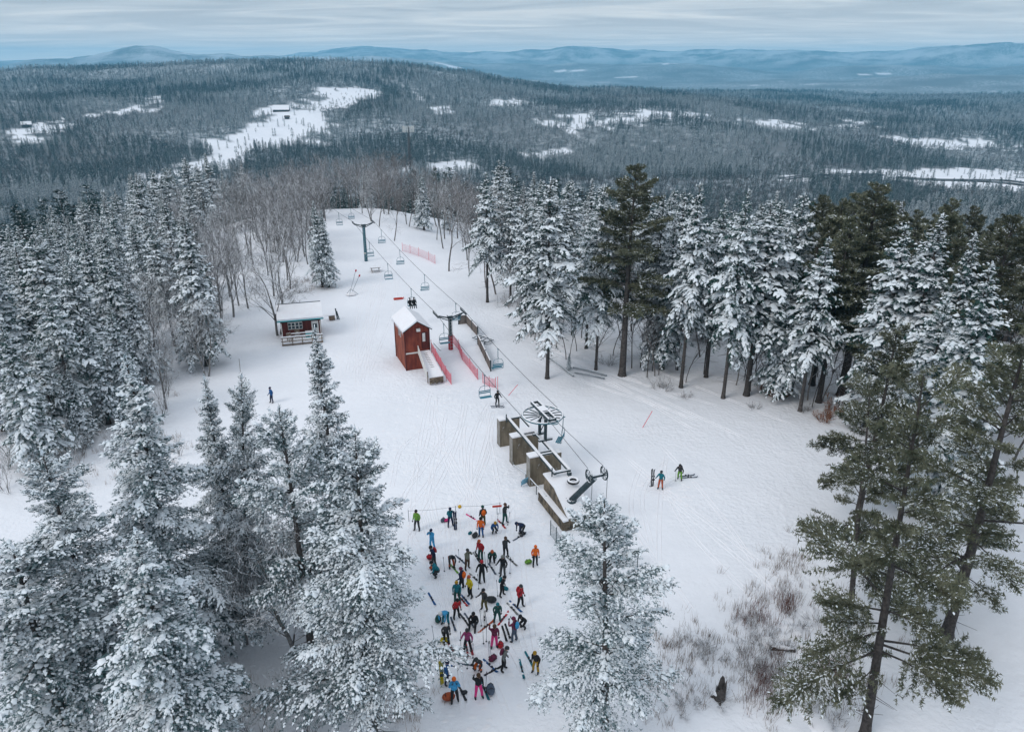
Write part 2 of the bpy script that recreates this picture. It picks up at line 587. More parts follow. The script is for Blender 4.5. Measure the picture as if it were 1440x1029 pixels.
def ground_mat():
    m = bpy.data.materials.new('snow_ground')
    m.use_nodes = True
    n, l = m.node_tree.nodes, m.node_tree.links
    b = n['Principled BSDF']
    b.inputs['Roughness'].default_value = 0.7
    b.inputs['Specular IOR Level'].default_value = 0.2

    def noise(scale, det=4, vec=None, rough=0.5):
        t = n.new('ShaderNodeTexNoise')
        t.inputs['Scale'].default_value = scale
        t.inputs['Detail'].default_value = det
        t.inputs['Roughness'].default_value = rough
        l.new(vec or pos, t.inputs['Vector'])
        return t.outputs['Fac']

    def mixc(f, a, bb):
        x = n.new('ShaderNodeMix')
        x.data_type = 'RGBA'
        for s, v in (('Factor', f), ('A', a), ('B', bb)):
            if isinstance(v, tuple):
                x.inputs[s].default_value = (*v, 1)
            elif isinstance(v, (int, float)):
                x.inputs[s].default_value = v
            else:
                l.new(v, x.inputs[s])
        return x.outputs['Result']

    def rng(v, a, bb, c=0.0, d=1.0):
        x = n.new('ShaderNodeMapRange')
        x.inputs['From Min'].default_value, x.inputs['From Max'].default_value = a, bb
        x.inputs['To Min'].default_value, x.inputs['To Max'].default_value = c, d
        l.new(v, x.inputs['Value'])
        return x.outputs[0]

    def mul(a, bb, op='MULTIPLY'):
        x = n.new('ShaderNodeMath')
        x.operation = op
        for i, v in enumerate((a, bb)):
            if isinstance(v, (int, float)):
                x.inputs[i].default_value = v
            else:
                l.new(v, x.inputs[i])
        return x.outputs[0]
    g = n.new('ShaderNodeNewGeometry')
    pos = g.outputs['Position']
    at = n.new('ShaderNodeAttribute')
    at.attribute_name = 'open'
    # forest floor and far woods: dark stems and litter between patches of snow
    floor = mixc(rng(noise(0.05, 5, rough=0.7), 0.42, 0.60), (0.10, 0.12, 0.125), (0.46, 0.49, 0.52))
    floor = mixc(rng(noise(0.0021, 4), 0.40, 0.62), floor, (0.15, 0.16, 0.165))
    sx = n.new('ShaderNodeSeparateXYZ')
    l.new(pos, sx.inputs[0])
    # frost-white upper slopes of the distant hills
    floor = mixc(mul(rng(sx.outputs[2], -20, 130), rng(noise(0.0024, 5, rough=0.65), 0.42, 0.58)), floor, (0.50, 0.53, 0.56))
    snowc = mixc(rng(noise(0.11, 4), 0.35, 0.68), (0.82, 0.84, 0.885), (0.87, 0.885, 0.93))
    snowc = mixc(mul(rng(noise(1.7, 5), 0.50, 0.72), 0.25), snowc, (0.80, 0.805, 0.845))
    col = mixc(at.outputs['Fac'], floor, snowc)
    l.new(col, b.inputs['Base Color'])
    # relief: wind ripple, trodden snow and curving ski tracks
    hgt = mul(mul(noise(0.5, 5, rough=0.6), 0.7), mul(noise(5.5, 4), 0.05), 'ADD')
    trod = mul(rng(noise(2.6, 3), 0.38, 0.58), rng(noise(0.07, 2), 0.42, 0.56))
    hgt = mul(hgt, mul(trod, -0.12), 'ADD')
    bp = n.new('ShaderNodeBump')
    bp.inputs['Strength'].default_value = 0.55
    bp.inputs['Distance'].default_value = 0.45
    l.new(hgt, bp.inputs['Height'])
    l.new(bp.outputs[0], b.inputs['Normal'])
    return m


tag(link('snow_ground', grid_terrain()), kind='structure')


# ski tracks: low ridges of pushed-up snow, each a pair of thin rolls half sunk in the surface
def ski_tracks():
    rng = np.random.default_rng(8)
    m = MB()
    runs = []
    for i in range(22):      # the trodden way between lift and crowd
        a = (rng.uniform(560, 740), rng.uniform(690, 760))
        b = (rng.uniform(600, 760), rng.uniform(930, 1020))
        runs.append((a, b, rng.uniform(-14, 14)))
    for i in range(18):      # off the lift and round the hut
        a = (rng.uniform(600, 700), rng.uniform(545, 600))
        b = (rng.uniform(540, 720), rng.uniform(680, 780))
        runs.append((a, b, rng.uniform(-25, 25)))
    for i in range(7):       # the empty slope
        a = (rng.uniform(850, 960), rng.uniform(600, 660))
        b = (rng.uniform(900, 1180), rng.uniform(760, 900))
        runs.append((a, b, rng.uniform(-40, 40)))
    for i in range(8):
        runs.append(((rng.uniform(690, 800), rng.uniform(440, 500)), (rng.uniform(900, 1150), rng.uniform(560, 620)), rng.uniform(-20, 10)))
    for i in range(8):
        runs.append(((rng.uniform(520, 560), rng.uniform(350, 380)), (rng.uniform(470, 560), rng.uniform(480, 560)), rng.uniform(-20, 20)))
    runs.append(((905, 690), (955, 668), 3))
    for a, b, bow in runs:
        n = 16
        px = [a[0] + (b[0] - a[0]) * k / n + bow * math.sin(math.pi * k / n) + 0.2 * bow * math.sin(2 * math.pi * k / n) for k in range(n + 1)]
        py = [a[1] + (b[1] - a[1]) * k / n for k in range(n + 1)]
        pts = [at_z(x, y, 0) for x, y in zip(px, py)]
        for s in (-.16, .16):
            q = []
            for k, p in enumerate(pts):
                d = (pts[min(k + 1, n)] - pts[max(k - 1, 0)]).normalized()
                x, y = p.x - d.y * s, p.y + d.x * s
                q.append((x, y, tz(x, y) - .012))
            m.path(q, [.015] + [.042 + .010 * math.sin(k * 1.7) for k in range(1, n)] + [.015], 5, cap=False)
    tag(m.build('ski_tracks', 'snow', smooth=True), 'faint crossing ski tracks pressed into the snow of the summit', 'ski tracks', kind='stuff')


ski_tracks()


# churned snow: lumps kicked up round the crowd, the lift station and the hut
def churned_snow():
    rng = np.random.default_rng(18)
    m = MB()
    for cx, cy, sx, sy, n in ((670, 850, 55, 85, 900), (690, 740, 50, 30, 260), (640, 600, 50, 45, 260), (600, 560, 30, 15, 120), (450, 500, 35, 12, 120), (940, 690, 30, 12, 90), (740, 690, 14, 30, 120), (555, 420, 40, 25, 120)):
        for i in range(n):
            p = at_z(cx + rng.normal(0, sx), cy + rng.normal(0, sy), 0)
            s = rng.uniform(.06, .22)
            a = rng.uniform(0, 6.28)
            z = tz(p.x, p.y)
            k = 6
            ring = [(p.x + s * rng.uniform(.7, 1.3) * math.cos(a + j * 1.047) * 1.5, p.y + s * rng.uniform(.7, 1.3) * math.sin(a + j * 1.047), z - .03) for j in range(k)]
            m.add(ring + [(p.x + rng.normal(0, .03), p.y, z + s * rng.uniform(.22, .5))], [(j, (j + 1) % k, k) for j in range(k)])
    tag(m.build('churned_snow', 'snow', smooth=True), 'churned lumps of snow where people walk and ski', 'snow', kind='stuff')


churned_snow()

# ---------------------------------------------------------------- tree meshes
def unit(v):
    return v / np.maximum(np.linalg.norm(v, axis=-1, keepdims=True), 1e-9)


def tube_np(P0, P1, r0, r1, n=3):
    """Tapered open tubes for many segments at once -> V, F."""
    d = unit(P1 - P0)
    ref = np.where(np.abs(d[:, 2:3]) > 0.9, np.array([[1.0, 0, 0]]), np.array([[0, 0, 1.0]]))
    x = unit(np.cross(d, ref))
    y = np.cross(d, x)
    a = np.arange(n) * 2 * math.pi / n + math.pi / 2
    e = x[:, None, :] * np.cos(a)[None, :, None] + y[:, None, :] * np.sin(a)[None, :, None]
    A = P0[:, None, :] + e * r0[:, None, None]
    B = P1[:, None, :] + e * r1[:, None, None]
    V = np.concatenate([A, B], 1).reshape(-1, 3)
    m = len(P0)
    k = np.arange(n)
    k2 = (k + 1) % n
    f1 = np.stack([k, k2, n + k2], 1)
    f2 = np.stack([k, n + k2, n + k], 1)
    f = np.concatenate([f1, f2])[:, ::-1]
    F = (f[None] + (np.arange(m) * 2 * n)[:, None, None]).reshape(-1, 3)
    return V, F


def sprigs(rng, O, D, L, W, snow_p, blades=6, thick=0.3, stiff=0.25, pad=0.62):
    """Needle sprays (dark blades) with a pad of snow lying on top of most of them -> V, F, material index."""
    n = len(O)
    D = unit(D)
    upv = np.array([[0, 0, 1.0]])
    S = unit(np.cross(D, upv) + 1e-6)
    U = np.cross(S, D)
    Vs, Fs, Ms = [], [], []
    off = 0
    # needles
    a = rng.uniform(-0.05, 0.75, (n, blades))
    side = np.where(np.arange(blades)[None] % 2 == 0, 1.0, -1.0) * rng.uniform(0.35, 1.1, (n, blades))
    side[:, -1] *= 0.15
    lift = rng.normal(-0.10, stiff, (n, blades))
    base = O[:, None] + D[:, None] * (a * L[:, None])[..., None]
    tip = base + D[:, None] * (L[:, None] * rng.uniform(0.28, 0.5, (n, blades)))[..., None] + S[:, None] * (side * W[:, None])[..., None] + U[:, None] * (lift * W[:, None])[..., None]
    hw = (W[:, None] * rng.uniform(0.16, 0.30, (n, blades)))[..., None]
    tan = D[:, None] * hw + U[:, None] * hw * rng.normal(0, 0.4, (n, blades, 1))
    V = np.stack([base - tan, base + tan, tip], 2).reshape(-1, 3)
    F = np.arange(len(V)).reshape(-1, 3)
    Vs.append(V)
    Fs.append(F)
    Ms.append(np.zeros(len(F), int))
    off += len(V)
    # snow
    k = rng.random(n) < snow_p
    if k.any():
        o, d, s, u, l, w = O[k], D[k], S[k], U[k], L[k][:, None], W[k][:, None] * pad
        m = len(o)
        j = lambda q: rng.normal(0, q, (m, 1))
        lift0 = u * 0.02
        p0 = o + d * l * (0.02 + j(.05)) + lift0
        p1 = o + d * l * (0.35 + j(.08)) + s * w * (1 + j(.25)) + lift0
        p2 = o + d * l * (0.72 + j(.08)) + s * w * (0.75 + j(.25)) + lift0
        p3 = o + d * l * (1.0 + j(.06)) - u * l * 0.06
        p4 = o + d * l * (0.72 + j(.08)) - s * w * (0.75 + j(.25)) + lift0
        p5 = o + d * l * (0.35 + j(.08)) - s * w * (1 + j(.25)) + lift0
        c = o + d * l * (0.50 + j(.08)) + u * w * thick * (1 + j(.2)) + np.array([[0, 0, 1.0]]) * w * thick * 0.8
        V = np.stack([p0, p1, p2, p3, p4, p5, c], 1).reshape(-1, 3)
        t = np.array([(0, 1, 6), (1, 2, 6), (2, 3, 6), (3, 4, 6), (4, 5, 6), (5, 0, 6)])
        F = (t[None] + (np.arange(m) * 7)[:, None, None]).reshape(-1, 3) + off
        Vs.append(V)
        Fs.append(F)
        Ms.append(np.ones(len(F), int))
    return np.concatenate(Vs), np.concatenate(Fs), np.concatenate(Ms)


def trunk_np(rng, H, r0, bend=0.15, n=9, top=0.04, flare=1.35):
    z = np.concatenate([[-0.9, 0.0, 0.35, 0.9], np.linspace(2.0, H, 12)])
    px = bend * np.sin(z * 0.23 + rng.uniform(0, 6)) * z / H
    py = bend * np.cos(z * 0.19 + rng.uniform(0, 6)) * z / H
    r = r0 * (1 - np.clip(z, 0, H) / H) ** 0.85 + top * 0.5
    r[0] *= flare * 1.1
    r[1] *= flare
    r[2] *= 1.12
    P = np.stack([px, py, z], 1)
    a = np.arange(n) * 2 * math.pi / n
    ring = np.stack([np.cos(a), np.sin(a), 0 * a], 1)
    V = (P[:, None] + ring[None] * r[:, None, None]).reshape(-1, 3)
    k = np.arange(n)
    k2 = (k + 1) % n
    f = np.concatenate([np.stack([k, k2, n + k2], 1), np.stack([k, n + k2, n + k], 1)])
    F = (f[None] + (np.arange(len(z) - 1) * n)[:, None, None]).reshape(-1, 3)
    axis = lambda zz: np.stack([np.interp(zz, z, px), np.interp(zz, z, py), zz], -1)
    rad = lambda zz: np.interp(zz, z, r)
    return V, F, axis, rad


def conifer(seed, H=18.0, base=2.0, RAD=3.2, trunk_r=0.24, step=0.30, whorl=(4, 6), sp=0.20, sl=(0.28, 0.60), sw=0.42, snow_p=0.9, droop=0.35,
            needles='needles', shape=0.8, gaps=0.06, blades=6, thick=0.45, ragged=0.3, pine=False, top_el=50, bot_el=-6, pad=0.62, dead=0.0, clump=0.0, clump_l=(0.35, 0.9), branch_var=0.35, hang=0.0, shoot=0.0, shoot_cap=9.0, keep=0.42):
    """A tree of layered boughs. Returns (trunk mesh, limb mesh, crown mesh)."""
    rng = np.random.default_rng(seed)
    tv, tf, axis, trad = trunk_np(rng, H, trunk_r)
    trunk = np_mesh('trunk', tv, tf, ['bark'], smooth=np.ones(len(tf), bool))
    O, D, L, W, SP = [], [], [], [], []
    CO, CD, CL = [], [], []
    p0, p1, r0, r1 = [], [], [], []
    z = base
    lob = rng.uniform(0, 6.28, 3)
    while z < H - 0.15:
        t = (z - base) / (H - base)
        prof = (1 - t) ** shape * (1 - 0.35 * math.exp(-t * 14))
        nb = rng.integers(whorl[0], whorl[1] + 1) + (0 if pine else int(2.5 * max(0.0, t - 0.4) / 0.6 + 0.5))
        a0 = rng.uniform(0, 6.28)
        for k in range(nb):
            if rng.random() < gaps:
                continue
            az = a0 + 6.283 * k / nb + rng.normal(0, 0.25)
            lobe = 1 + ragged * 0.5 * (math.sin(az * 2 + lob[0] + z * 0.5) + math.sin(az * 3 + lob[1] - z * 0.8)) * 0.5
            Lb = max(0.22, RAD * prof * rng.uniform(1 - ragged, 1 + ragged * 0.45) * lobe)
            e0 = R(bot_el + (top_el - bot_el) * t ** 1.3 + rng.normal(0, 6))
            zz = z + rng.uniform(-0.5, 0.5) * step
            ori = axis(np.array([zz]))[0]
            h = np.array([math.cos(az), math.sin(az), 0])
            sdir = np.array([-h[1], h[0], 0])
            ns = max(3, int(Lb / sp))
            s = np.linspace(0.10 if not pine else 0.30, 1.0, ns)
            wob = rng.normal(0, 0.05) * Lb
            dr = droop * (1 - 0.6 * t) * rng.uniform(0.7, 1.3)

            def curve(q):
                q = np.asarray(q)[..., None]
                return ori + h * Lb * q * math.cos(e0) + np.array([0, 0, 1.0]) * Lb * (math.sin(e0) * q - dr * q * q) + sdir * wob * np.sin(q * 3)
            q = np.linspace(0, 0.95, 4)
            pc = curve(q)
            rb = min(0.016 + 0.011 * Lb, trad(zz) * 0.6)
            p0.append(pc[:-1])
            p1.append(pc[1:])
            r0.append(rb * (1 - q[:-1] * 0.85))
            r1.append(rb * (1 - q[1:] * 0.85))
            bsnow = snow_p * (1 - branch_var * rng.random())
            if clump and Lb > 0.8:
                kc = max(1, int(Lb / 0.55))
                qs = np.linspace(0.35, 0.98, kc)
                pick = rng.random(kc) < clump
                if pick.any():
                    cc = curve(qs[pick])
                    td = unit(curve(np.minimum(qs[pick] + 0.1, 1.1)) - cc)
                    td[:, :2] += rng.normal(0, 0.35, (len(td), 2))
                    CO.append(cc + np.array([0, 0, 0.03]) + rng.normal(0, 0.12, cc.shape) * np.array([1, 1, 0.3]))
                    CD.append(td)
                    CL.append(rng.uniform(*clump_l, len(cc)) * min(1.0, 0.45 + Lb / 5))
            c = curve(s)
            tang = unit(curve(np.minimum(s + 0.05, 1.05)) - c)
            for sgn in (1, -1, 0):
                if sgn == 0:
                    mk = s > 0.45
                else:
                    mk = rng.random(ns) < 0.93
                m = int(mk.sum())
                if not m:
                    continue
                ang = np.radians(rng.uniform(32, 72, m)) * sgn
                sq = s[mk]
                dd = tang[mk] * np.cos(ang)[:, None] + np.cross(np.array([0, 0, 1.0]), tang[mk]) * np.sin(ang)[:, None]
                dd[:, 2] += rng.normal(-0.10 if not pine else 0.12, 0.13, m) - (0.18 * sq if not pine else 0)
                ll = np.clip(Lb * (0.50 * (1 - sq) + 0.16) * rng.uniform(0.6, 1.2, m), sl[0] * 0.6, None)
                if shoot and sgn != 0:
                    ps = rng.random(m) < bsnow * shoot
                    if ps.any():
                        CO.append(c[mk][ps] + np.array([0, 0, 0.015]))
                        CD.append(dd[ps])
                        CL.append(np.minimum(ll[ps] * rng.uniform(0.7, 1.05, int(ps.sum())), shoot_cap * rng.uniform(0.5, 1.0, int(ps.sum()))))
                # long side shoots are several sprigs one after another
                cnt = np.maximum(1, np.round(ll / (sl[1] * 0.62)).astype(int))
                cnt = np.minimum(cnt, 11)
                for i2 in range(int(cnt.max())):
                    mm = cnt > i2
                    if not mm.any():
                        break
                    fr = (i2 / cnt[mm])[:, None]
                    du = unit(dd[mm])
                    oo = c[mk][mm] + du * ll[mm][:, None] * fr
                    oo[:, 2] -= 0.10 * (fr[:, 0] * ll[mm]) ** 1.5
                    lk = np.clip(ll[mm] / cnt[mm] * 1.35, sl[0], sl[1])
                    jit = rng.normal(0, 0.22, du.shape)
                    jit[:, 2] *= 0.6
                    O.append(oo + rng.normal(0, 0.03, oo.shape))
                    D.append(du + jit)
                    L.append(lk)
                    SP.append(np.full(len(lk), bsnow * (keep if shoot else 1.0)))
                    W.append(lk * sw * rng.uniform(0.8, 1.2, len(lk)))
            if hang and Lb > 0.5:
                mk = (s > 0.22) & (rng.random(ns) < hang)
                m = int(mk.sum())
                if m:
                    dd = tang[mk] * 0.45 + rng.normal(0, 0.35, (m, 3))
                    dd[:, 2] = -rng.uniform(0.5, 1.1, m)
                    O.append(c[mk] + rng.normal(0, 0.05, (m, 3)))
                    D.append(dd)
                    lk = rng.uniform(sl[0], sl[1], m) * 1.25
                    L.append(lk)
                    W.append(lk * sw)
                    SP.append(np.zeros(m))
        z += step * (1 - 0.35 * t) * rng.uniform(0.8, 1.2)
    # leader
    O.append(axis(np.array([H - 0.25, H - 0.1])))
    D.append(np.array([[0.05, 0, 1.0], [0, 0.08, 1.0]]))
    L.append(np.array([0.4, 0.35]))
    SP.append(np.array([1.0, 1.0]))
    W.append(np.array([0.14, 0.12]))
    if dead:
        nd = int(dead * base)
        za = rng.uniform(base * 0.25, base, nd)
        aa = rng.uniform(0, 6.28, nd)
        la = rng.uniform(0.4, 1.5, nd)
        q0 = axis(za)
        q1 = q0 + np.stack([np.cos(aa) * la, np.sin(aa) * la, rng.uniform(-0.35, 0.1, nd) * la], 1)
        p0.append(q0)
        p1.append(q1)
        r0.append(np.full(nd, 0.022))
        r1.append(np.full(nd, 0.008))
    O, D, L, W = np.concatenate(O), np.concatenate(D), np.concatenate(L), np.concatenate(W)
    V, F, M = sprigs(rng, O, D, L, W, np.concatenate(SP), blades, thick, stiff=(0.25 if not pine else 0.7), pad=pad)
    if CO:
        co, cd, cl = np.concatenate(CO), np.concatenate(CD), np.concatenate(CL)
        v2, f2, m2 = sprigs(rng, co, cd, cl, np.minimum(cl * rng.uniform(0.30, 0.62, len(cl)), 0.30), 1.0, 2, 0.7, pad=0.75)
        F = np.concatenate([F, f2 + len(V)])
        V = np.concatenate([V, v2])
        M = np.concatenate([M, m2])
    crown = np_mesh('crown', V, F, [needles, 'tree_snow'], M, M == 1)
    bv, bf = tube_np(np.concatenate(p0), np.concatenate(p1), np.concatenate(r0), np.concatenate(r1), 3)
    limbs = np_mesh('limbs', bv, bf, ['bark'])
    return trunk, limbs, crown


def bare_tree(seed, H=14.0, stems=1, spread=0.45, levels=5, trunk_r=0.15, clear=0.3, bark='grey_bark', twig=0.012, kids=(3, 4), lean=0.04, maxseg=9000):
    """Leafless broadleaf: recursive forks, thin twigs. Returns (trunk mesh, crown mesh)."""
    rng = np.random.default_rng(seed)
    segs_t, segs_c = [], []

    def grow(p, d, length, r, lev):
        if len(segs_c) > maxseg:
            return
        npc = 4 if lev == 0 else (3 if lev < 3 else 2)
        pts = [p]
        dd = d
        for i in range(npc):
            dd = unit(dd + rng.normal(0, 0.08 + 0.05 * lev, 3) + np.array([0, 0, 0.06 if lev else 0.02]))
            pts.append(pts[-1] + dd * length / npc)
        rs = np.linspace(r, max(r * (0.55 if lev else 0.62), twig * 0.6), npc + 1)
        for i in range(npc):
            (segs_t if lev == 0 else segs_c).append((pts[i], pts[i + 1], rs[i], rs[i + 1]))
        if lev >= levels:
            return
        nk = int(rng.integers(kids[0], kids[1] + 1)) + (2 if lev == 0 else 0)
        for i in range(nk):
            f = rng.uniform(clear if lev == 0 else 0.25, 1.0)
            if i == 0:
                f = 1.0
            k = min(npc - 1, int(f * npc - 1e-6))
            q = pts[k] + (pts[k + 1] - pts[k]) * (f * npc - k)
            az = rng.uniform(0, 6.283)
            ax = unit(pts[k + 1] - pts[k])
            o = unit(np.cross(ax, np.array([math.cos(az), math.sin(az), 0.3])))
            ang = spread * rng.uniform(0.6, 1.5) * (0.5 if i == 0 else 1)
            nd = unit(ax * math.cos(ang) + o * math.sin(ang))
            grow(q, nd, length * rng.uniform(0.50, 0.74) * (1.0 if lev else 0.85), max(rs[k] * (0.72 if i == 0 else 0.5), twig), lev + 1)
    for s in range(stems):
        a = rng.uniform(0, 6.283)
        d = unit(np.array([math.cos(a) * lean, math.sin(a) * lean, 1.0]))
        p = np.array([0.0, 0, -0.4]) + (np.array([math.cos(a), math.sin(a), 0]) * 0.25 if stems > 1 else 0)
        grow(p, d, H * rng.uniform(0.42, 0.50), trunk_r, 0)
    out = []
    for nm, sg, nn in (('trunk', segs_t, 7), ('crown', segs_c, 3)):
        a, b, c, d = [np.array([q[i] for q in sg], float) for i in range(4)]
        v, f = tube_np(a, b, c, d, nn)
        out.append(np_mesh(nm, v, f, [bark]))
    top = max(q[1][2] for q in segs_c)
    return out[0], out[1], top


# prototypes: meshes only, shared by the trees that stand in the scene
CON = {}


def proto(key, **k):
    CON[key] = (conifer(**k), k['H'])


# foreground snow-laden spruces and hemlocks, fine sprays
fine = dict(sp=0.125, sl=(0.10, 0.21), sw=0.50, blades=5, thick=0.5, branch_var=0.7, clump=0.8, clump_l=(0.16, 0.42), hang=0.4, shoot=0.6, shoot_cap=0.42, keep=0.85)
proto('hero_a', seed=11, H=17.0, base=3.2, RAD=4.4, step=0.52, whorl=(3, 5), droop=0.20, shape=0.64, ragged=0.65, gaps=0.18, snow_p=0.9, needles='needles_frost', bot_el=2, dead=5, **fine)
proto('hero_b', seed=12, H=18.0, base=2.4, RAD=3.9, step=0.48, whorl=(4, 6), droop=0.42, shape=0.78, ragged=0.45, gaps=0.10, snow_p=0.9, needles='needles_frost', dead=3, **fine)
proto('hero_c', seed=13, H=14.8, base=3.4, RAD=4.0, step=0.50, whorl=(3, 4), droop=0.08, shape=0.60, ragged=0.8, gaps=0.2, snow_p=0.84, needles='needles_frost', bot_el=4, dead=4, **fine)
# mid-distance spruces
mid = dict(sp=0.21, sl=(0.22, 0.50), sw=0.42, blades=4, thick=0.5, branch_var=0.65, clump=0.75, clump_l=(0.3, 0.65), hang=1.0, shoot=0.8)
proto('spruce_a', seed=21, H=18.0, base=2.2, RAD=3.5, step=0.50, whorl=(4, 6), droop=0.5, snow_p=0.8, needles='needles_dark', ragged=0.4, **mid)
proto('spruce_b', seed=22, H=20.0, trunk_r=0.20, base=7.0, RAD=3.7, step=0.54, whorl=(4, 5), droop=0.5, snow_p=0.66, ragged=0.5, gaps=0.12, needles='needles_dark', shape=0.72, dead=3, **mid)
proto('spruce_c', seed=23, H=15.0, base=1.6, RAD=2.8, step=0.46, whorl=(4, 6), droop=0.45, snow_p=0.8, ragged=0.35, **mid)
proto('spruce_d', seed=24, H=21.0, trunk_r=0.20, base=6.0, RAD=4.3, step=0.60, whorl=(3, 5), droop=0.38, snow_p=0.55, ragged=0.6, gaps=0.16, needles='needles_dark', shape=0.62, dead=3, **mid)
# white pines: open tufted boughs, little snow
pine = dict(pine=True, pad=0.34, sw=0.62, blades=9, thick=0.35, needles='pine_needles', top_el=48, bot_el=2, branch_var=1.0)
proto('pine_a', seed=31, H=22.0, base=7.5, RAD=4.2, step=0.55, whorl=(3, 5), droop=0.06, snow_p=0.62, ragged=0.65, gaps=0.14, shape=0.55, sp=0.20, sl=(0.20, 0.40), trunk_r=0.33, dead=3, **pine)
proto('pine_b', seed=32, H=20.0, base=4.6, RAD=4.4, step=0.95, whorl=(3, 5), droop=0.14, snow_p=0.6, ragged=0.85, gaps=0.24, shape=0.45, sp=0.16, sl=(0.14, 0.26), trunk_r=0.30, dead=4, **pine)
proto('pine_c', seed=33, H=19.0, base=5.5, RAD=4.2, step=0.66, whorl=(3, 5), droop=0.10, snow_p=0.75, ragged=0.6, gaps=0.15, shape=0.50, sp=0.18, sl=(0.16, 0.34), trunk_r=0.30, dead=3, **pine)
BARE = {}
for key, kw in dict(
        bare_a=dict(seed=51, H=15, spread=0.42, trunk_r=0.16, clear=0.35, levels=5, kids=(3, 4), maxseg=6500),
        bare_b=dict(seed=52, H=13, spread=0.55, trunk_r=0.15, clear=0.25, levels=5, kids=(3, 4), stems=2, maxseg=6500, lean=0.25),
        bare_c=dict(seed=53, H=16, spread=0.36, trunk_r=0.13, clear=0.5, levels=4, kids=(4, 5)),
        brown_a=dict(seed=54, H=15, spread=0.42, trunk_r=0.14, clear=0.35, levels=5, kids=(3, 4), maxseg=5500, bark='twig_brown'),
        pole_a=dict(seed=55, H=12, spread=0.40, trunk_r=0.075, clear=0.6, levels=3, kids=(2, 4), bark='bark'),
        shrub_a=dict(seed=56, H=3.2, spread=0.5, trunk_r=0.03, clear=0.1, levels=4, kids=(2, 3), stems=4, lean=0.45, twig=0.007),
        shrub_b=dict(seed=57, H=2.2, spread=0.6, trunk_r=0.022, clear=0.1, levels=3, kids=(2, 4), stems=7, lean=0.6, twig=0.007, bark='twig_brown'),
        rust_a=dict(seed=58, H=1.6, spread=0.6, trunk_r=0.03, clear=0.1, levels=3, kids=(2, 4), stems=8, lean=0.7, twig=0.012, bark='rust_leaf')).items():
    BARE[key] = bare_tree(**kw)


def plant_tree(key, x, y, height, label, group=None, rot=None, z=None, cat='tree', name=None, widen=1.0):
    z = tz(x, y) if z is None else z
    rot = random.uniform(0, 6.283) if rot is None else rot
    nm = name or ('sapling_tree' if key == 'pole_a' else 'pine_tree' if 'pine' in key else 'spruce_tree' if key in CON else 'bare_tree')
    o = thing(nm, label, cat, (x, y, z - 0.02), rot, group)
    if key in CON:
        (t, l, c), H0 = CON[key]
        s = height / H0
        o.scale = (s * widen, s * widen, s)
        tr = link('trunk', t, o)
        tag(link('limb', l, tr), kind='stuff')
        link('crown', c, o)
    else:
        t, c, H0 = BARE[key]
        s = height / H0
        o.scale = (s * widen, s * widen, s)
        st = link('trunk' if cat == 'tree' else 'stem', t, o)
        if cat != 'tree':
            st['kind'] = 'stuff'
        link('crown' if cat == 'tree' else 'twigs', c, o)
    return o

# ---------------------------------------------------------------- the far woods (uncountable): instanced on scattered points
def lod_mesh(name, parts):
    bm = bmesh.new()
    me = bpy.data.meshes.new(name)
    mats = []
    for p in parts:
        o = len(mats)
        n0 = len(bm.faces)
        bm.from_mesh(p)
        bm.faces.ensure_lookup_table()
        for f in bm.faces[n0:]:
            f.material_index += o
        mats += list(p.materials)
    bm.to_mesh(me)
    bm.free()
    for m in mats:
        me.materials.append(m)
    return me


mat('far_needles', (0.018, 0.046, 0.044), 0.9, color2=(0.042, 0.080, 0.076), vscale=0.4, objvar=0.45)
mat('far_snow', (0.60, 0.65, 0.68), 0.9, color2=(0.44, 0.49, 0.52), vscale=0.5)
mat('far_bark', (0.115, 0.13, 0.132), 0.95, color2=(0.215, 0.232, 0.235), vscale=0.5, snow=0.9, snow_lo=0.32, objvar=0.35)
mat('far_brown', (0.092, 0.094, 0.094), 0.95, color2=(0.15, 0.148, 0.146), vscale=0.5, snow=0.35, snow_lo=0.62, objvar=0.35)


def retint(me, a, b):
    for i, m in enumerate(me.materials):
        if m.name == a:
            me.materials[i] = MATS[b]
    return me


LOD = {}
lodk = dict(step=1.25, whorl=(4, 5), sp=0.85, sl=(0.8, 1.5), sw=0.42, blades=4, thick=0.4, ragged=0.4)
for key, kw in dict(lod_dark=dict(seed=71, H=16, base=2.5, RAD=2.7, snow_p=0.16, needles='far_needles', **lodk),
                    lod_snow=dict(seed=72, H=15, base=1.5, RAD=2.7, snow_p=0.85, needles='far_needles', **lodk),
                    lod_pine=dict(seed=73, H=19, base=5.0, RAD=3.4, snow_p=0.08, needles='far_needles', shape=0.5, pine=True, top_el=40, **lodk)).items():
    t, l, c = conifer(**kw)
    me = lod_mesh(key, [t, c])
    LOD[key] = retint(me, 'tree_snow', 'far_snow')
for key, kw in dict(lod_bare=dict(seed=74, H=13, spread=0.45, trunk_r=0.17, clear=0.3, levels=3, kids=(4, 5), twig=0.05, bark='far_bark'),
                    lod_brown=dict(seed=75, H=13, spread=0.45, trunk_r=0.16, clear=0.3, levels=3, kids=(4, 5), twig=0.045, bark='far_brown')).items():
    t, c, top = bare_tree(**kw)
    LOD[key] = lod_mesh(key, [t, c])


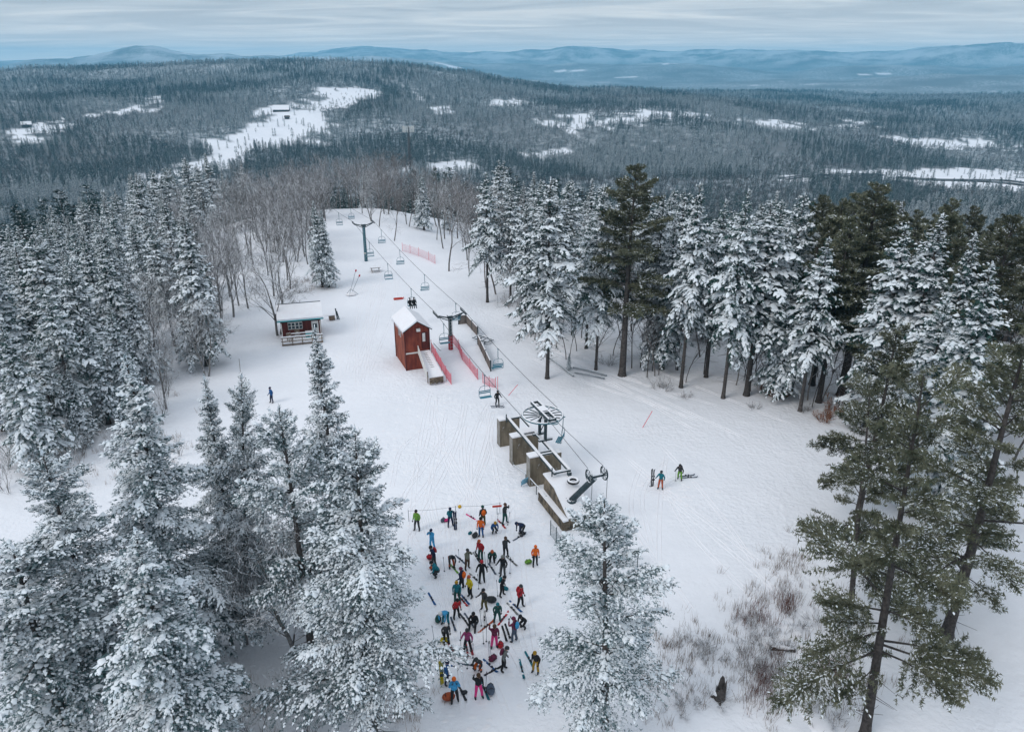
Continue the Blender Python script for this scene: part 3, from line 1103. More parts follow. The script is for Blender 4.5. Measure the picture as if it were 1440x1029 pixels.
def scatter(name, key, pts, scale, seed, label):
    rng = np.random.default_rng(seed)
    me = bpy.data.meshes.new(name)
    me.vertices.add(len(pts))
    me.vertices.foreach_set('co', np.ascontiguousarray(pts, dtype=np.float32).ravel())
    a = me.attributes.new('turn', 'FLOAT_VECTOR', 'POINT')
    t = np.zeros((len(pts), 3), np.float32)
    t[:, 2] = rng.uniform(0, 6.283, len(pts))
    t[:, :2] = rng.normal(0, 0.03, (len(pts), 2))
    a.data.foreach_set('vector', t.ravel())
    a = me.attributes.new('size', 'FLOAT_VECTOR', 'POINT')
    s = np.repeat(scale[:, None], 3, 1).astype(np.float32)
    s[:, :2] *= rng.uniform(0.85, 1.3, (len(pts), 1))
    a.data.foreach_set('vector', np.ascontiguousarray(s).ravel())
    o = link(name, me)
    src = bpy.data.objects.new(key + '_source', LOD[key])
    ng = bpy.data.node_groups.new(name, 'GeometryNodeTree')
    ng.interface.new_socket('Geometry', in_out='INPUT', socket_type='NodeSocketGeometry')
    ng.interface.new_socket('Geometry', in_out='OUTPUT', socket_type='NodeSocketGeometry')
    n, l = ng.nodes, ng.links
    gi, go = n.new('NodeGroupInput'), n.new('NodeGroupOutput')
    ip = n.new('GeometryNodeInstanceOnPoints')
    oi = n.new('GeometryNodeObjectInfo')
    oi.inputs['Object'].default_value = src
    oi.inputs['As Instance'].default_value = True
    for nm, sock in (('turn', 'Rotation'), ('size', 'Scale')):
        na = n.new('GeometryNodeInputNamedAttribute')
        na.data_type = 'FLOAT_VECTOR'
        na.inputs['Name'].default_value = nm
        l.new(na.outputs['Attribute'], ip.inputs[sock])
    l.new(gi.outputs[0], ip.inputs['Points'])
    l.new(oi.outputs['Geometry'], ip.inputs['Instance'])
    l.new(ip.outputs[0], go.inputs[0])
    md = o.modifiers.new('scatter', 'NODES')
    md.node_group = ng
    md.show_viewport = False            # switched on again once everything stands
    return tag(o, label, 'forest', kind='stuff')


CLEAR = [tuple(at_z(px, py, 0))[:2] for px, py in ((-60, 690), (90, 602), (240, 560), (330, 505), (372, 480), (378, 436), (432, 408), (446, 398), (456, 335), (478, 299), (496, 302), (545, 336),
                                                   (590, 362), (690, 424), (716, 442), (760, 480), (800, 528), (900, 545), (1000, 552), (1120, 580), (1170, 598), (1250, 640), (1500, 700))] + [(60, 10), (40, -40), (-40, -40), (-44, 30)]
CLEAR = np.array(CLEAR)


def far_forest():
    rng = np.random.default_rng(5)
    pts = []
    for r0, r1, dens in ((95, 320, 1 / 17), (320, 750, 1 / 30), (750, 1500, 1 / 48), (1500, 2600, 1 / 85), (2600, 4300, 1 / 150), (4300, 5200, 1 / 300)):
        az0, az1 = R(-48), R(48)
        n = int((az1 - az0) * 0.5 * (r1 * r1 - r0 * r0) * dens)
        r = np.sqrt(rng.uniform(r0 * r0, r1 * r1, n))
        a = rng.uniform(az0, az1, n)
        pts.append(np.stack([r * np.sin(a), r * np.cos(a)], 1))
    P = np.concatenate(pts)
    x, y = P[:, 0], P[:, 1]
    d, _ = poly_dist(x, y, CLEAR)
    op = openness(x, y)
    r = np.hypot(x, y)
    # lift clearing runs on down the far side of the hill
    lane = np.abs((x + 25.8) + (y - 126.7) * 0.4236) < 9
    keep = (d > 62) & ((op < 0.5) | (rng.random(len(x)) < 0.07)) & ~(lane & (y < 420))
    P, r = P[keep], r[keep]
    x, y = P[:, 0], P[:, 1]
    # woods change in stands: dark conifers, frosted conifers, bare broadleaf
    f1 = fbm(x / 260, y / 260, 91, 4) + 0.10 * rng.normal(size=len(x))
    f2 = fbm(x / 190 + 7, y / 190, 95, 4) + 0.10 * rng.normal(size=len(x))
    hill = np.exp(-0.5 * (((x + 500) / 900) ** 2 + ((y - 2700) / 800) ** 2))
    con = f1 + 0.24 * hill > 0.08
    kind = np.where(con, np.where(f2 > 0.02, 1, np.where(rng.random(len(x)) < 0.35, 2, 0)), np.where(f2 > -0.02, 3, 4))
    dot = rng.random(len(x))
    kind = np.where(dot < 0.10, np.where(dot < 0.03, 2, 0), kind)
    kind = np.where((r > 2200) & (kind == 4) & (rng.random(len(x)) < 0.55), 1, kind)
    near_left = (r < 420) & (x < -24) & (kind == 4)
    kind = np.where(near_left, np.where(rng.random(len(x)) < 0.5, 3, 1), kind)
    Z = terrain(x, y)
    sc = rng.uniform(0.55, 1.1, len(x)) * np.clip(1 + (r - 2500) / 6000, 1, 1.5)
    for k, (nm, key, lab) in enumerate((('conifer_forest', 'lod_dark', 'dark green conifer woods covering the valley and the far ridges'),
                                        ('frosted_conifer_forest', 'lod_snow', 'frosted pale conifer woods spread over the valley floor'),
                                        ('pine_forest', 'lod_pine', 'tall dark pine stands rising out of the valley woods'),
                                        ('bare_forest', 'lod_bare', 'grey leafless broadleaf woods with snow on their twigs'),
                                        ('brown_bare_forest', 'lod_brown', 'brownish leafless broadleaf woods below the summit'))):
        m = kind == k
        scatter(nm, key, np.stack([x[m], y[m], Z[m] - 0.1], 1), sc[m], 100 + k, lab)
    return len(x)


N_FAR = far_forest()

# ---------------------------------------------------------------- trees one can tell apart
random.seed(4)


def tree_px(key, base_py, top_px, top_py, label, group=None, widen=1.0, rot=None, base_px=None):
    """Foot on the ground at base_py; the tip stands where the photograph shows it. With base_px the trunk leans as it does there."""
    g = on_ground(base_px if base_px is not None else top_px, base_py)
    if base_px is None:
        for _ in range(3):
            x, z = above(top_px, top_py, g.y)
            g = Vector((x, g.y, tz(x, g.y)))
    x, z = above(top_px, top_py, g.y)
    o = plant_tree(key, g.x, g.y, math.hypot(z - g.z, x - g.x), label, group, rot=rot, widen=widen)
    if base_px is not None:
        o.rotation_mode = 'ZYX'
        o.rotation_euler = (0, math.atan2(x - g.x, z - g.z), o.rotation_euler.z)
    return o


LEAN = {(1300, 520): 1216, (1222, 535): 1196, (853, 703): 850, (498, 607): 527, (338, 528): 350}
HERO = [
    # along the far side of the open slope
    ('spruce_b', 425, 683, 243, 'snowy spruce with a long bare trunk, standing alone at the edge of the run', 1.0),
    ('spruce_d', 532, 775, 252, 'tall snow-draped conifer with broad boughs beside the pipes lying in the snow', 1.0),
    ('pine_a', 528, 893, 234, 'tall dark green pine behind the slope edge, snow only on its low boughs', 1.1),
    ('spruce_b', 545, 985, 258, 'tall thin-topped snowy spruce beside the dark green pine', 0.85),
    ('spruce_d', 520, 850, 262, 'snowy conifer close behind the dark green pine', 0.8),
    ('spruce_b', 556, 1086, 283, 'broad spruce thick with white snow above the brown brush', 1.35),
    ('spruce_b', 560, 1052, 268, 'slim snowy spruce touching the broad white spruce', 0.85),
    ('pine_a', 556, 1238, 262, 'big dark olive pine with bushy crown, almost free of snow', 1.35),
    ('spruce_a', 610, 1322, 303, 'snowy spruce between two dark pines', 1.25),
    ('pine_a', 640, 1425, 305, 'dark pine over the snowy spruce, cut by the picture frame', 1.2),
    ('pine_c', 742, 1262, 462, 'frosted pine with pale clumps behind the olive foreground pines', 1.0),
    ('spruce_a', 720, 1400, 372, 'large frosted spruce with long white boughs behind the olive pines', 1.15),
    ('spruce_d', 690, 1335, 420, 'wide frosted conifer between the pines and the spruce', 1.0),
    ('spruce_b', 490, 832, 300, 'high-crowned snowy spruce wedged between two tall conifers', 1.0),
    ('spruce_d', 505, 935, 275, 'ragged snowy conifer on the lee side of the dark green pine', 0.9),
    ('spruce_b', 530, 1020, 282, 'high-crowned snowy spruce on the straight edge of the wood', 1.0),
    ('spruce_d', 535, 1130, 274, 'ragged snowy conifer towering over the rust brush', 0.9),
    ('spruce_b', 578, 1165, 335, 'high-crowned snowy spruce beside the big olive pine', 1.0),
    ('spruce_d', 470, 740, 285, 'ragged snowy conifer where the run bends', 0.8),
    ('spruce_b', 600, 1275, 318, 'high-crowned frosted spruce in the shade of the big olive pine', 1.1),
    ('spruce_a', 640, 1375, 330, 'full frosted spruce under the framing pine', 1.0),
    ('spruce_d', 606, 62, 405, 'ragged white-laden conifer at the lowest corner of the wood', 1.0),
    ('spruce_c', 596, 120, 455, 'slender white-laden spruce standing out on the bank', 1.2),
    ('bare_b', 612, 30, 470, 'forked grey leafless tree on the bank by the thicket', 1.0),
    ('bare_b', 585, 75, 500, 'forked grey leafless tree rising from the middle of the thicket', 1.2),
    ('bare_a', 640, 8, 520, 'upright grey leafless tree at the foot of the bank', 1.2),
    ('bare_b', 560, 130, 470, 'forked grey leafless tree in front of the white-laden conifers', 1.2),
    ('bare_a', 575, 205, 430, 'upright grey leafless tree where wood meets bank', 1.0),
    ('bare_b', 530, 268, 400, 'forked grey leafless tree leaning out of the wood', 1.0),
    ('bare_b', 470, 372, 330, 'forked grey leafless tree beside the cabin', 1.2),
    ('spruce_a', 655, 2, 452, 'full white-laden spruce at the bottom of the shrubby bank', 1.1),
    ('spruce_d', 628, 48, 478, 'ragged white-laden conifer amid the bank shrubs', 1.1),
    ('spruce_c', 625, 92, 520, 'slender white-laden spruce lowest on the shrubby bank', 1.2),
    ('spruce_a', 585, 150, 425, 'full white-laden spruce pushed forward from the wood corner', 1.0),
    # near, on the open side
    ('pine_b', 868, 1222, 535, 'olive pine with a stout trunk, its foot bare in the snow', 0.72),
    ('pine_b', 1035, 1300, 520, 'large olive pine with open tufted boughs over the brush slope', 0.80),
    ('pine_b', 892, 1452, 470, 'olive pine with a marked trunk on the snow bank', 1.1),
    # foreground
    ('hero_c', 1052, 853, 703, 'frosted conifer with ragged crown and bare lower trunk, in front of the skiers', 0.92),
    ('hero_a', 1045, 498, 607, 'big wide frosted conifer beside the crowd of skiers', 0.86),
    ('hero_b', 880, 446, 462, 'dark-topped frosted spruce reaching up in front of the cabin', 0.72),
    ('hero_a', 876, 338, 528, 'frosted spruce with a clear dark trunk above a snowy hollow', 0.62),
    ('hero_b', 870, 284, 530, 'frosted spruce close beside the clear-trunked one', 0.72),
    ('hero_b', 940, 174, 505, 'tall pointed frosted spruce over the shrubby bank', 1.0),
    ('hero_a', 1010, 60, 632, 'broad frosted conifer behind the pointed spruce', 0.95),
    ('hero_b', 1110, 190, 742, 'low frosted spruce filling the near corner of the wood', 1.25),
    ('hero_c', 1075, 15, 770, 'frosted conifer with loose white clumps in the near corner', 1.35),
    ('hero_c', 925, 392, 572, 'loose frosted conifer with twisted limbs behind the wide conifer', 0.8),
    ('hero_c', 905, 300, 770, 'small frosted conifer in the snowy hollow', 0.9),
    ('bare_b', 918, 392, 680, 'forked bare tree with twisted limbs between the frosted conifers', 1.2),
    ('bare_a', 905, 318, 735, 'leafless tree bowed over the snowy hollow', 1.0),
    # beside cabin and wood on the near side of it
    ('spruce_a', 404, 441, 283, 'green-white spruce standing apart by the lift line', 0.9),
    ('spruce_c', 404, 452, 296, 'slimmer spruce leaning against the spruce by the lift line', 0.8),
    ('spruce_a', 540, 178, 395, 'white-laden spruce at the front corner of the wood', 1.1),
    ('spruce_a', 560, 22, 345, 'dense white-laden spruce overhanging the brown thicket', 1.2),
    ('spruce_d', 560, 95, 372, 'white-laden conifer with heavy drooping boughs above the thicket', 1.1),
]
HEROXY = []
for key, bpy_, tpx, tpy, lab, wd in HERO:
    o = tree_px(key, bpy_, tpx, tpy, lab, None, wd, base_px=LEAN.get((tpx, tpy)))
    HEROXY.append((o.location.x, o.location.y))


def wood(n, xr, yr, dmin, dmax, gap, pick, seed):
    rng = random.Random(seed)
    cand = [(rng.uniform(*xr), rng.uniform(*yr)) for _ in range(5000)]
    A = np.array(cand)
    D, _ = poly_dist(A[:, 0], A[:, 1], CLEAR)
    got = []
    for (x, y), d in zip(cand, D):
        if len(got) >= n:
            break
        if not (dmin < d < dmax):
            continue
        if any((x - a) ** 2 + (y - b) ** 2 < gap * gap for a, b in got) or any((x - a) ** 2 + (y - b) ** 2 < 5.5 for a, b in HEROXY):
            continue
        px = CX + FPX * x / (y * math.cos(PITCH) + CAM_H * math.sin(PITCH))
        if not -160 < px < 1600:
            continue
        key, h, lab, grp = pick(rng, px, x, y, d)
        plant_tree(key, x, y, h, lab, grp, rot=rng.uniform(0, 6.28))
        got.append((x, y))
    return got


def grade(rng, h, lo, hi, key, d):
    size = 'short' if h < lo else 'tall' if h > hi else 'middle-sized'
    form = {'spruce_a': 'full', 'spruce_b': 'high-crowned', 'spruce_c': 'slender', 'spruce_d': 'ragged', 'bare_a': 'upright', 'bare_b': 'forked', 'bare_c': 'thin-limbed', 'brown_a': 'brownish', 'pole_a': 'pole-thin', 'pine_a': 'bushy'}[key]
    deep = 'at the edge of' if d < 9 else 'inside' if d < 30 else 'deep in'
    return size + ' ' + form, deep


def pick_near_cabin(rng, px, x, y, d):
    g = 'trees of the wood behind the cabin'
    if px < 215 or (px < 330 and rng.random() < 0.30) or (d > 30 and rng.random() < 0.45):
        k = rng.choice(['spruce_a', 'spruce_a', 'spruce_c', 'spruce_d'])
        h = rng.uniform(13, 18.5)
        a, q = grade(rng, h, 14.5, 17, k, d)
        return k, h, a + ' white-laden spruce ' + q + ' the wood on the cabin side', g
    k = rng.choice(['bare_a', 'bare_b', 'bare_c', 'bare_a'])
    h = rng.uniform(10, 15)
    a, q = grade(rng, h, 11.5, 13.5, k, d)
    return k, h, a + ' grey leafless tree ' + q + ' the wood behind the cabin', g


def pick_far_side(rng, px, x, y, d):
    if px < 470:
        return pick_near_cabin(rng, px, x, y, d)
    g = 'trees of the wood along the run'
    u = rng.random()
    if px < 700:
        if u < 0.12:
            h = rng.uniform(9, 13)
            return 'spruce_c', h, ('small' if h < 11 else 'slender') + ' snowy spruce among bare trees beyond the top of the run', g
        k, h = rng.choice(['brown_a', 'brown_a', 'bare_a', 'bare_c']), rng.uniform(11, 16)
        a, q = grade(rng, h, 12.5, 14.5, k, d)
        return k, h, a + ' leafless tree ' + q + ' the woods behind the pink netting', g
    if px > 1120 and u < 0.36:
        h = rng.uniform(16, 20)
        a, q = grade(rng, h, 17.3, 18.8, 'pine_a', d)
        return 'pine_a', h, a + ' dark pine ' + q + ' the wood along the run', g
    if u < 0.50:
        k, h = rng.choice(['spruce_b', 'spruce_d', 'spruce_a']), rng.uniform(14, 19)
        a, q = grade(rng, h, 15.5, 17.5, k, d)
        return k, h, a + ' snow-covered spruce ' + q + ' the wood along the run', g
    if u < 0.74:
        h = rng.uniform(8, 13)
        a, q = grade(rng, h, 9.5, 11.5, 'pole_a', d)
        return 'pole_a', h, a + ' dark sapling ' + q + ' the wood along the run', g
    k, h = rng.choice(['brown_a', 'bare_c', 'brown_a']), rng.uniform(10, 15)
    a, q = grade(rng, h, 11.5, 13.5, k, d)
    return k, h, a + ' leafless tree ' + q + ' the wood along the run', g


W1 = wood(200, (-115, -28), (58, 190), 0.5, 62, 2.7, pick_near_cabin, 8)
W2 = wood(85, (-52, 10), (100, 215), 0.5, 40, 2.6, pick_far_side, 9)
W3 = wood(150, (-2, 120), (50, 170), 1.0, 64, 3.4, pick_far_side, 10)


def pick_understory(rng, px, x, y, d):
    g = 'understory of the wood along the run'
    k, h = rng.choice(['pole_a', 'brown_a', 'brown_a', 'bare_c']), rng.uniform(7, 12)
    a, q = grade(rng, h, 8.5, 10.5, k, d)
    return k, h, a + ' understory tree ' + q + ' the wood along the run', g


W4 = wood(120, (0, 80), (60, 125), 0.6, 28, 1.2, pick_understory, 14)


# thin saplings right at the edge of the wood
def edge_saplings():
    rng = random.Random(12)
    for i in range(34):
        px = rng.uniform(735, 1190)
        py = np.interp(px, [735, 800, 1000, 1120, 1190], [470, 512, 540, 565, 590]) - rng.uniform(-4, 22)
        g = on_ground(px, py)
        plant_tree('pole_a', g.x, g.y, rng.uniform(6, 11), 'thin dark sapling at the snowy edge of the wood', 'saplings along the edge of the wood', rot=rng.uniform(0, 6.28), name='sapling_tree')


edge_saplings()


def shrubs():
    rng = random.Random(21)
    spots = [(px, py) for px, py in ((60, 600), (20, 640), (110, 640), (150, 600), (205, 590), (230, 560), (35, 590), (85, 570), (10, 600), (140, 560), (250, 640), (60, 660), (5, 660), (40, 615), (75, 625), (125, 600), (170, 625), (195, 560), (225, 600), (100, 680), (10, 690))]
    for px, py in spots:
        g = on_ground(px, py)
        plant_tree('shrub_a', g.x, g.y, rng.uniform(2.2, 3.8), 'bare grey shrub on the snowy bank below the wood', 'shrubs on the bank below the wood', name='bare_shrub', cat='shrub')
    for px, py, h in ((15, 565, 2.6), (55, 555, 2.4), (100, 545, 2.4), (30, 540, 2.8), (130, 530, 2.2)):
        g = on_ground(px, py)
        plant_tree('shrub_b', g.x, g.y, h, 'brown twiggy shrub in the thicket at the foot of the wood', 'brown shrubs in the thicket', name='brown_shrub', cat='shrub')
    for px, py, h in ((385, 1010, 3.6), (440, 1030, 3.0), (360, 1030, 2.4), (470, 1000, 2.2)):
        g = on_ground(px, py)
        plant_tree('shrub_a', g.x, g.y, h, 'bare grey shrub at the foot of the wide frosted conifer', 'shrubs at the foot of the wide conifer', name='bare_shrub', cat='shrub')
    for px, py, h in ((1080, 552, 1.5), (1098, 556, 1.2), (1170, 582, 1.8), (1160, 590, 1.4)):
        g = on_ground(px, py)
        plant_tree('rust_a', g.x, g.y, h, 'rust-coloured leafy brush at the edge of the wood', 'rust-coloured brush', name='rust_brush', cat='shrub')
    for px, py, h in ((455, 402, 1.1), (425, 412, 1.4), (405, 420, 1.2), (435, 396, 1.2), (412, 404, 1.5)):
        g = on_ground(px, py)
        plant_tree('shrub_b', g.x, g.y, h, 'low reddish brush under the spruce by the lift line', 'low brush by the lift line', name='brown_shrub', cat='shrub')
    for px, py, h in ((720, 432, 2.2), (735, 445, 1.8), (715, 425, 1.5), (930, 548, 1.8), (855, 512, 1.6), (965, 560, 1.0), (1060, 575, 1.0), (745, 470, 1.4), (1130, 578, 1.3)):
        g = on_ground(px, py)
        plant_tree('shrub_b', g.x, g.y, h, 'twiggy brush dusted with snow at the edge of the run', 'brush at the edge of the run', name='brown_shrub', cat='shrub')
    for px, py, h in ((733, 443, 2.0), (800, 520, 2.0), (520, 505, 0)):
        if h:
            g = on_ground(px, py)
            plant_tree('spruce_c', g.x, g.y, h, 'knee-high young spruce buried in snow by the run', 'young spruces by the run', name='young_spruce_tree')
    g = on_ground(270, 505)
    plant_tree('spruce_c', g.x, g.y, 1.3, 'tiny young spruce alone on the open snow', name='young_spruce_tree')
    g = on_ground(805 - 12, 545 - 18)


shrubs()

# ---------------------------------------------------------------- surfaces of built things
mat('dark_steel', (0.025, 0.045, 0.055), 0.5, color2=(0.045, 0.07, 0.08), vscale=3, snow=0.9, snow_lo=0.55)
mat('teal_steel', (0.02, 0.12, 0.16), 0.5, color2=(0.035, 0.15, 0.19), vscale=3, snow=0.55, snow_lo=0.62)
mat('bare_steel', (0.22, 0.25, 0.27), 0.5, color2=(0.32, 0.35, 0.37), vscale=3, snow=0.9, snow_lo=0.5)
mat('seat_teal', (0.03, 0.17, 0.24), 0.55, color2=(0.05, 0.22, 0.30), vscale=4)
mat('seat_pale', (0.16, 0.38, 0.52), 0.6, color2=(0.22, 0.45, 0.58), vscale=4)
mat('rope', (0.05, 0.06, 0.065), 0.6)
mat('concrete', (0.25, 0.21, 0.155), 0.95, color2=(0.13, 0.11, 0.08), vscale=2.2, bump=0.6, bscale=8, snow=0.85, snow_lo=0.10, streak=0.3)
mat('concrete_pale', (0.30, 0.29, 0.27), 0.95, color2=(0.20, 0.19, 0.17), vscale=1.6, bump=0.5, bscale=8)
mat('stone', (0.22, 0.18, 0.13), 0.95, color2=(0.08, 0.07, 0.058), vscale=2.6, streak=0.5, bump=0.8, bscale=6)
mat('red_board', (0.27, 0.068, 0.042), 0.85, color2=(0.15, 0.036, 0.028), vscale=3.0, streak=0.2, bump=0.25, bscale=15)
mat('red_board_worn', (0.33, 0.10, 0.06), 0.85, color2=(0.19, 0.055, 0.038), vscale=2.6, streak=0.2, bump=0.25, bscale=15)
mat('dark_red', (0.12, 0.032, 0.028), 0.85, color2=(0.075, 0.022, 0.020), vscale=3.0, streak=0.2, bump=0.25, bscale=15)
mat('white_trim', (0.72, 0.72, 0.70), 0.7, color2=(0.60, 0.60, 0.58), vscale=3)
mat('teal_trim', (0.03, 0.30, 0.33), 0.6, color2=(0.04, 0.24, 0.27), vscale=3)
mat('window_glass', (0.03, 0.05, 0.06), 0.1, color2=(0.05, 0.075, 0.085), vscale=2)
mat('weathered_wood', (0.23, 0.175, 0.13), 0.9, color2=(0.15, 0.115, 0.09), vscale=3, bump=0.4, bscale=12, snow=0.95, snow_lo=0.5)
mat('grey_wood', (0.20, 0.165, 0.145), 0.9, color2=(0.135, 0.115, 0.105), vscale=2.5, bump=0.4, bscale=12, snow=0.8, snow_lo=0.55)
mat('net_red', (0.75, 0.10, 0.14), 0.7, color2=(0.62, 0.08, 0.12), vscale=2)
mat('net_pink', (0.72, 0.22, 0.27), 0.7, color2=(0.62, 0.17, 0.22), vscale=2)
mat('net_grey', (0.07, 0.11, 0.12), 0.8, color2=(0.10, 0.14, 0.15), vscale=2)
mat('rubber', (0.02, 0.02, 0.022), 0.8, snow=0.95, snow_lo=0.45)
mat('sign_red', (0.55, 0.06, 0.04), 0.6)
mat('pad_red', (0.42, 0.03, 0.04), 0.7)
mat('far_wall', (0.10, 0.085, 0.075), 0.9, color2=(0.07, 0.06, 0.055), vscale=.3)
mat('paint_yellow', (0.62, 0.36, 0.02), 0.5)

T1 = on_ground(634, 491)
T2 = on_ground(515, 367)
AX = Vector((-0.3714, 0.9285, 0)).normalized()      # up the lift line, away from the station
PX = Vector((AX.y, -AX.x, 0))                       # across it
ROT = math.atan2(PX.y, PX.x)
UZ = Vector((0, 0, 1))


def frame(o, u, w, z=0.0):
    return Vector(o) + PX * u + AX * w + UZ * z


# ---------------------------------------------------------------- bullwheel station
WZ = 4.9
B = at_z(763, 583, WZ)
Bg = Vector((B.x, B.y, tz(B.x, B.y)))
RAILZ = 2.62
ra, rb = at_z(723, 586, RAILZ), at_z(791, 664, RAILZ)
AXR = (ra - rb)
rail_len = AXR.length
# three concrete piers
for px, py, hw, lab in ((717, 626, 0.95, 'weathered concrete pier at the uphill end of the bullwheel rails'), (739, 651, 1.2, 'weathered concrete pier under the bullwheel columns'),
                        (767, 680, 1.4, 'weathered concrete pier next to the sloping stone block')):
    c = on_ground(px, py)
    o = thing('concrete_pier', lab, 'pier', c + AX * 0.0, ROT, 'concrete piers of the lift station')
    m = MB()
    z0 = -0.3
    top = RAILZ - c.z - 0.06
    poly = [(-hw, 0), (hw, 0), (hw, 0.75), (-hw, 0.75)]
    m.prism(poly, z0, top)
    m.build('pier_body', 'concrete', o)
    MB().box((-hw - 0.012, 0.375, top / 2), (0.02, 0.73, top - 0.05)).build('pale_edge', 'concrete_pale', o)
    s = MB()
    s.prism([(-hw - .03, -.02), (-hw * .42, -.02), (-hw * .42, .78), (-hw - .03, .78)], top + 0.004, [top + .10, top + .12, top + .13, top + .11])
    s.build('snow_cap', 'snow', o)

o = thing('rail_frame', 'pair of snow-covered steel rails lying along the concrete piers', 'rails', (rb + ra) / 2, 0)
off = (rb + ra) / 2
axr = AXR.normalized()
pxr = Vector((axr.y, -axr.x, 0))


def rl(u, w, z=0.0):
    return pxr * u + axr * w + UZ * z


hl = rail_len / 2
for s in (-1, 1):
    r = MB().beam(rl(s * 0.62, -hl), rl(s * 0.62, hl), 0.22, 0.20).build('rail', 'dark_steel', o)
    MB().beam(rl(s * 0.62, -hl + .05, .135), rl(s * 0.62, hl - .05, .135), 0.21, 0.05).build('snow_strip', 'snow', r)
for w in (-hl + .12, -hl * .40, -hl * .32, hl - .2):
    MB().beam(rl(-0.52, w), rl(0.52, w), 0.14, 0.14).build('cross_tie', 'dark_steel', o)
MB().box(tuple(rl(0, hl * .42, 0.12)), (1.3, 0.9, 0.06), math.atan2(pxr.y, pxr.x)).build('snow_plate', 'snow', o)
for w in (-hl + .1, hl * .95):
    MB().tube(rl(-0.85, w, -.25), rl(-0.85, w, .55), .05).build('end_post', 'dark_steel', o)
MB().box(tuple(rl(0.62, -hl + .05, -.28)), (.3, .25, .36), ROT).build('stop_block', 'dark_steel', o)

bw = thing('bullwheel', 'large snow-dusted spoked bullwheel on two dark columns with a steel frame above', 'bullwheel', B - UZ * (WZ - RAILZ), 0)
H0 = WZ - RAILZ


def bl(u, w, z):
    return PX * u + AX * w + UZ * (H0 + z)


rim = MB().torus(bl(0, 0, 0), 1.70, 0.085, n=48).build('rim', 'teal_steel', bw, smooth=True)
MB().torus(bl(0, 0, 0.055), 1.70, 0.06, n=48).build('snow_ring', 'snow', rim, smooth=True)
for k in range(16):
    a = 2 * math.pi * k / 16
    e = PX * math.cos(a) + AX * math.sin(a)
    MB().beam(e * 0.25 + bl(0, 0, 0), e * 1.66 + bl(0, 0, 0), 0.10, 0.09).build('spoke', 'dark_steel', bw)
MB().tube(bl(0, 0, -0.25), bl(0, 0, 0.3), 0.30, n=16).build('hub', 'dark_steel', bw)
for s in (-1, 1):
    be = MB().beam(bl(s * .30, -1.95, .42), bl(s * .30, 1.75, .42), 0.13, 0.26).build('frame_beam', 'dark_steel', bw)
    MB().beam(bl(s * .30, -1.9, .575), bl(s * .30, 1.7, .575), 0.12, 0.045).build('snow_strip', 'snow', be)
for w in (-1.9, -0.55, 0.55, 1.7):
    MB().beam(bl(-.24, w, .42), bl(.24, w, .42), 0.12, 0.2).build('cross_plate', 'dark_steel', bw)
MB().box(tuple(bl(0, 0.0, .59)), (.46, .9, .06), ROT).build('snow_plate', 'snow', bw)
MB().torus(bl(0, -2.15, .32), .42, .05, n=20).build('guide_ring', 'teal_steel', bw)
for w in (0.55, -0.65):
    MB().tube(bl(0, w, -H0 + .10), bl(0, w, -.05), 0.14, n=12).build('column', 'dark_steel', bw, smooth=True)
MB().tube(bl(0, .5, -H0 + .35), bl(0, -.6, -.35), 0.045).build('brace', 'dark_steel', bw)
cb = MB()
cb.beam(bl(-.62, .55, -H0 + .24), bl(.62, .55, -H0 + .24), .22, .16).beam(bl(-.62, -.65, -H0 + .24), bl(.62, -.65, -H0 + .24), .22, .16)
cb.beam(bl(-.35, -.55, -H0 + .24), bl(-.35, .45, -H0 + .24), .15, .14)
cb.build('carriage', 'dark_steel', bw)

# sloping stone block that carries the counterweight sheaves
F0 = on_ground(792, 747)
blk = thing('counterweight_block', 'low weathered stone block with snow-covered sloping top and lower ledge', 'block', F0, ROT)
MB().prism([(0, 0), (2.35, 0), (2.35, 4.6), (0, 4.6)], -.4, .80).build('ledge', 'stone', blk)
MB().add([(.40, .03, .80), (2.32, .03, .80), (2.32, 4.5, .80), (.40, 4.5, .80), (.40, .06, .98), (2.32, .06, .98), (2.32, 2.5, 2.15), (.40, 2.5, 2.15), (.40, 4.5, 2.25), (2.32, 4.5, 2.25)],
         [(0, 3, 8, 7, 4), (1, 5, 6, 9, 2), (0, 4, 5, 1), (2, 9, 8, 3)]).build('sloping_wall', 'stone', blk)
s = MB()
s.slab([(-.03, -.03, .93), (.40, -.03, .95), (.40, 4.6, .97), (-.03, 4.6, .93)], .125)
s.build('ledge_snow', 'snow', blk)
s = MB()
for q in ([(.36, -.05, 1.08), (2.38, -.05, 1.08), (2.38, 2.5, 2.30), (.36, 2.5, 2.30)], [(.36, 2.5, 2.30), (2.38, 2.5, 2.30), (2.38, 4.6, 2.38), (.36, 4.6, 2.38)]):
    s.slab(q, .12)
s.build('top_snow', 'snow', blk)
rng = random.Random(3)
for row in range(3):          # blocks of stone that show in the two outer walls
    u = 0.04
    while u < 2.2:
        w = rng.uniform(.3, .6)
        w = min(w, 2.3 - u)
        MB().box((u + w / 2, -.02 - rng.random() * .02, .14 + row * .25), (w - .05, .06, .21)).build('stone', 'stone', blk)
        u += w
    u = 0.05
    while u < 4.4:
        w = min(rng.uniform(.35, .7), 4.55 - u)
        MB().box((-.02 - rng.random() * .02, u + w / 2, .14 + row * .25), (.06, w - .05, .21)).build('stone', 'stone', blk)
        u += w

# old tyre on the block
t = at_z(806, 678, 2.34)
ty = thing('tyre', 'old rubber tyre filled with snow lying on the stone block', 'tyre', t, 0)
MB().torus((0, 0, .13), .36, .13, n=24, k=8).build('tread', 'rubber', ty, smooth=True)
MB().torus((0, 0, .20), .37, .085, n=24, k=6).build('snow_ring', 'snow', ty, smooth=True)

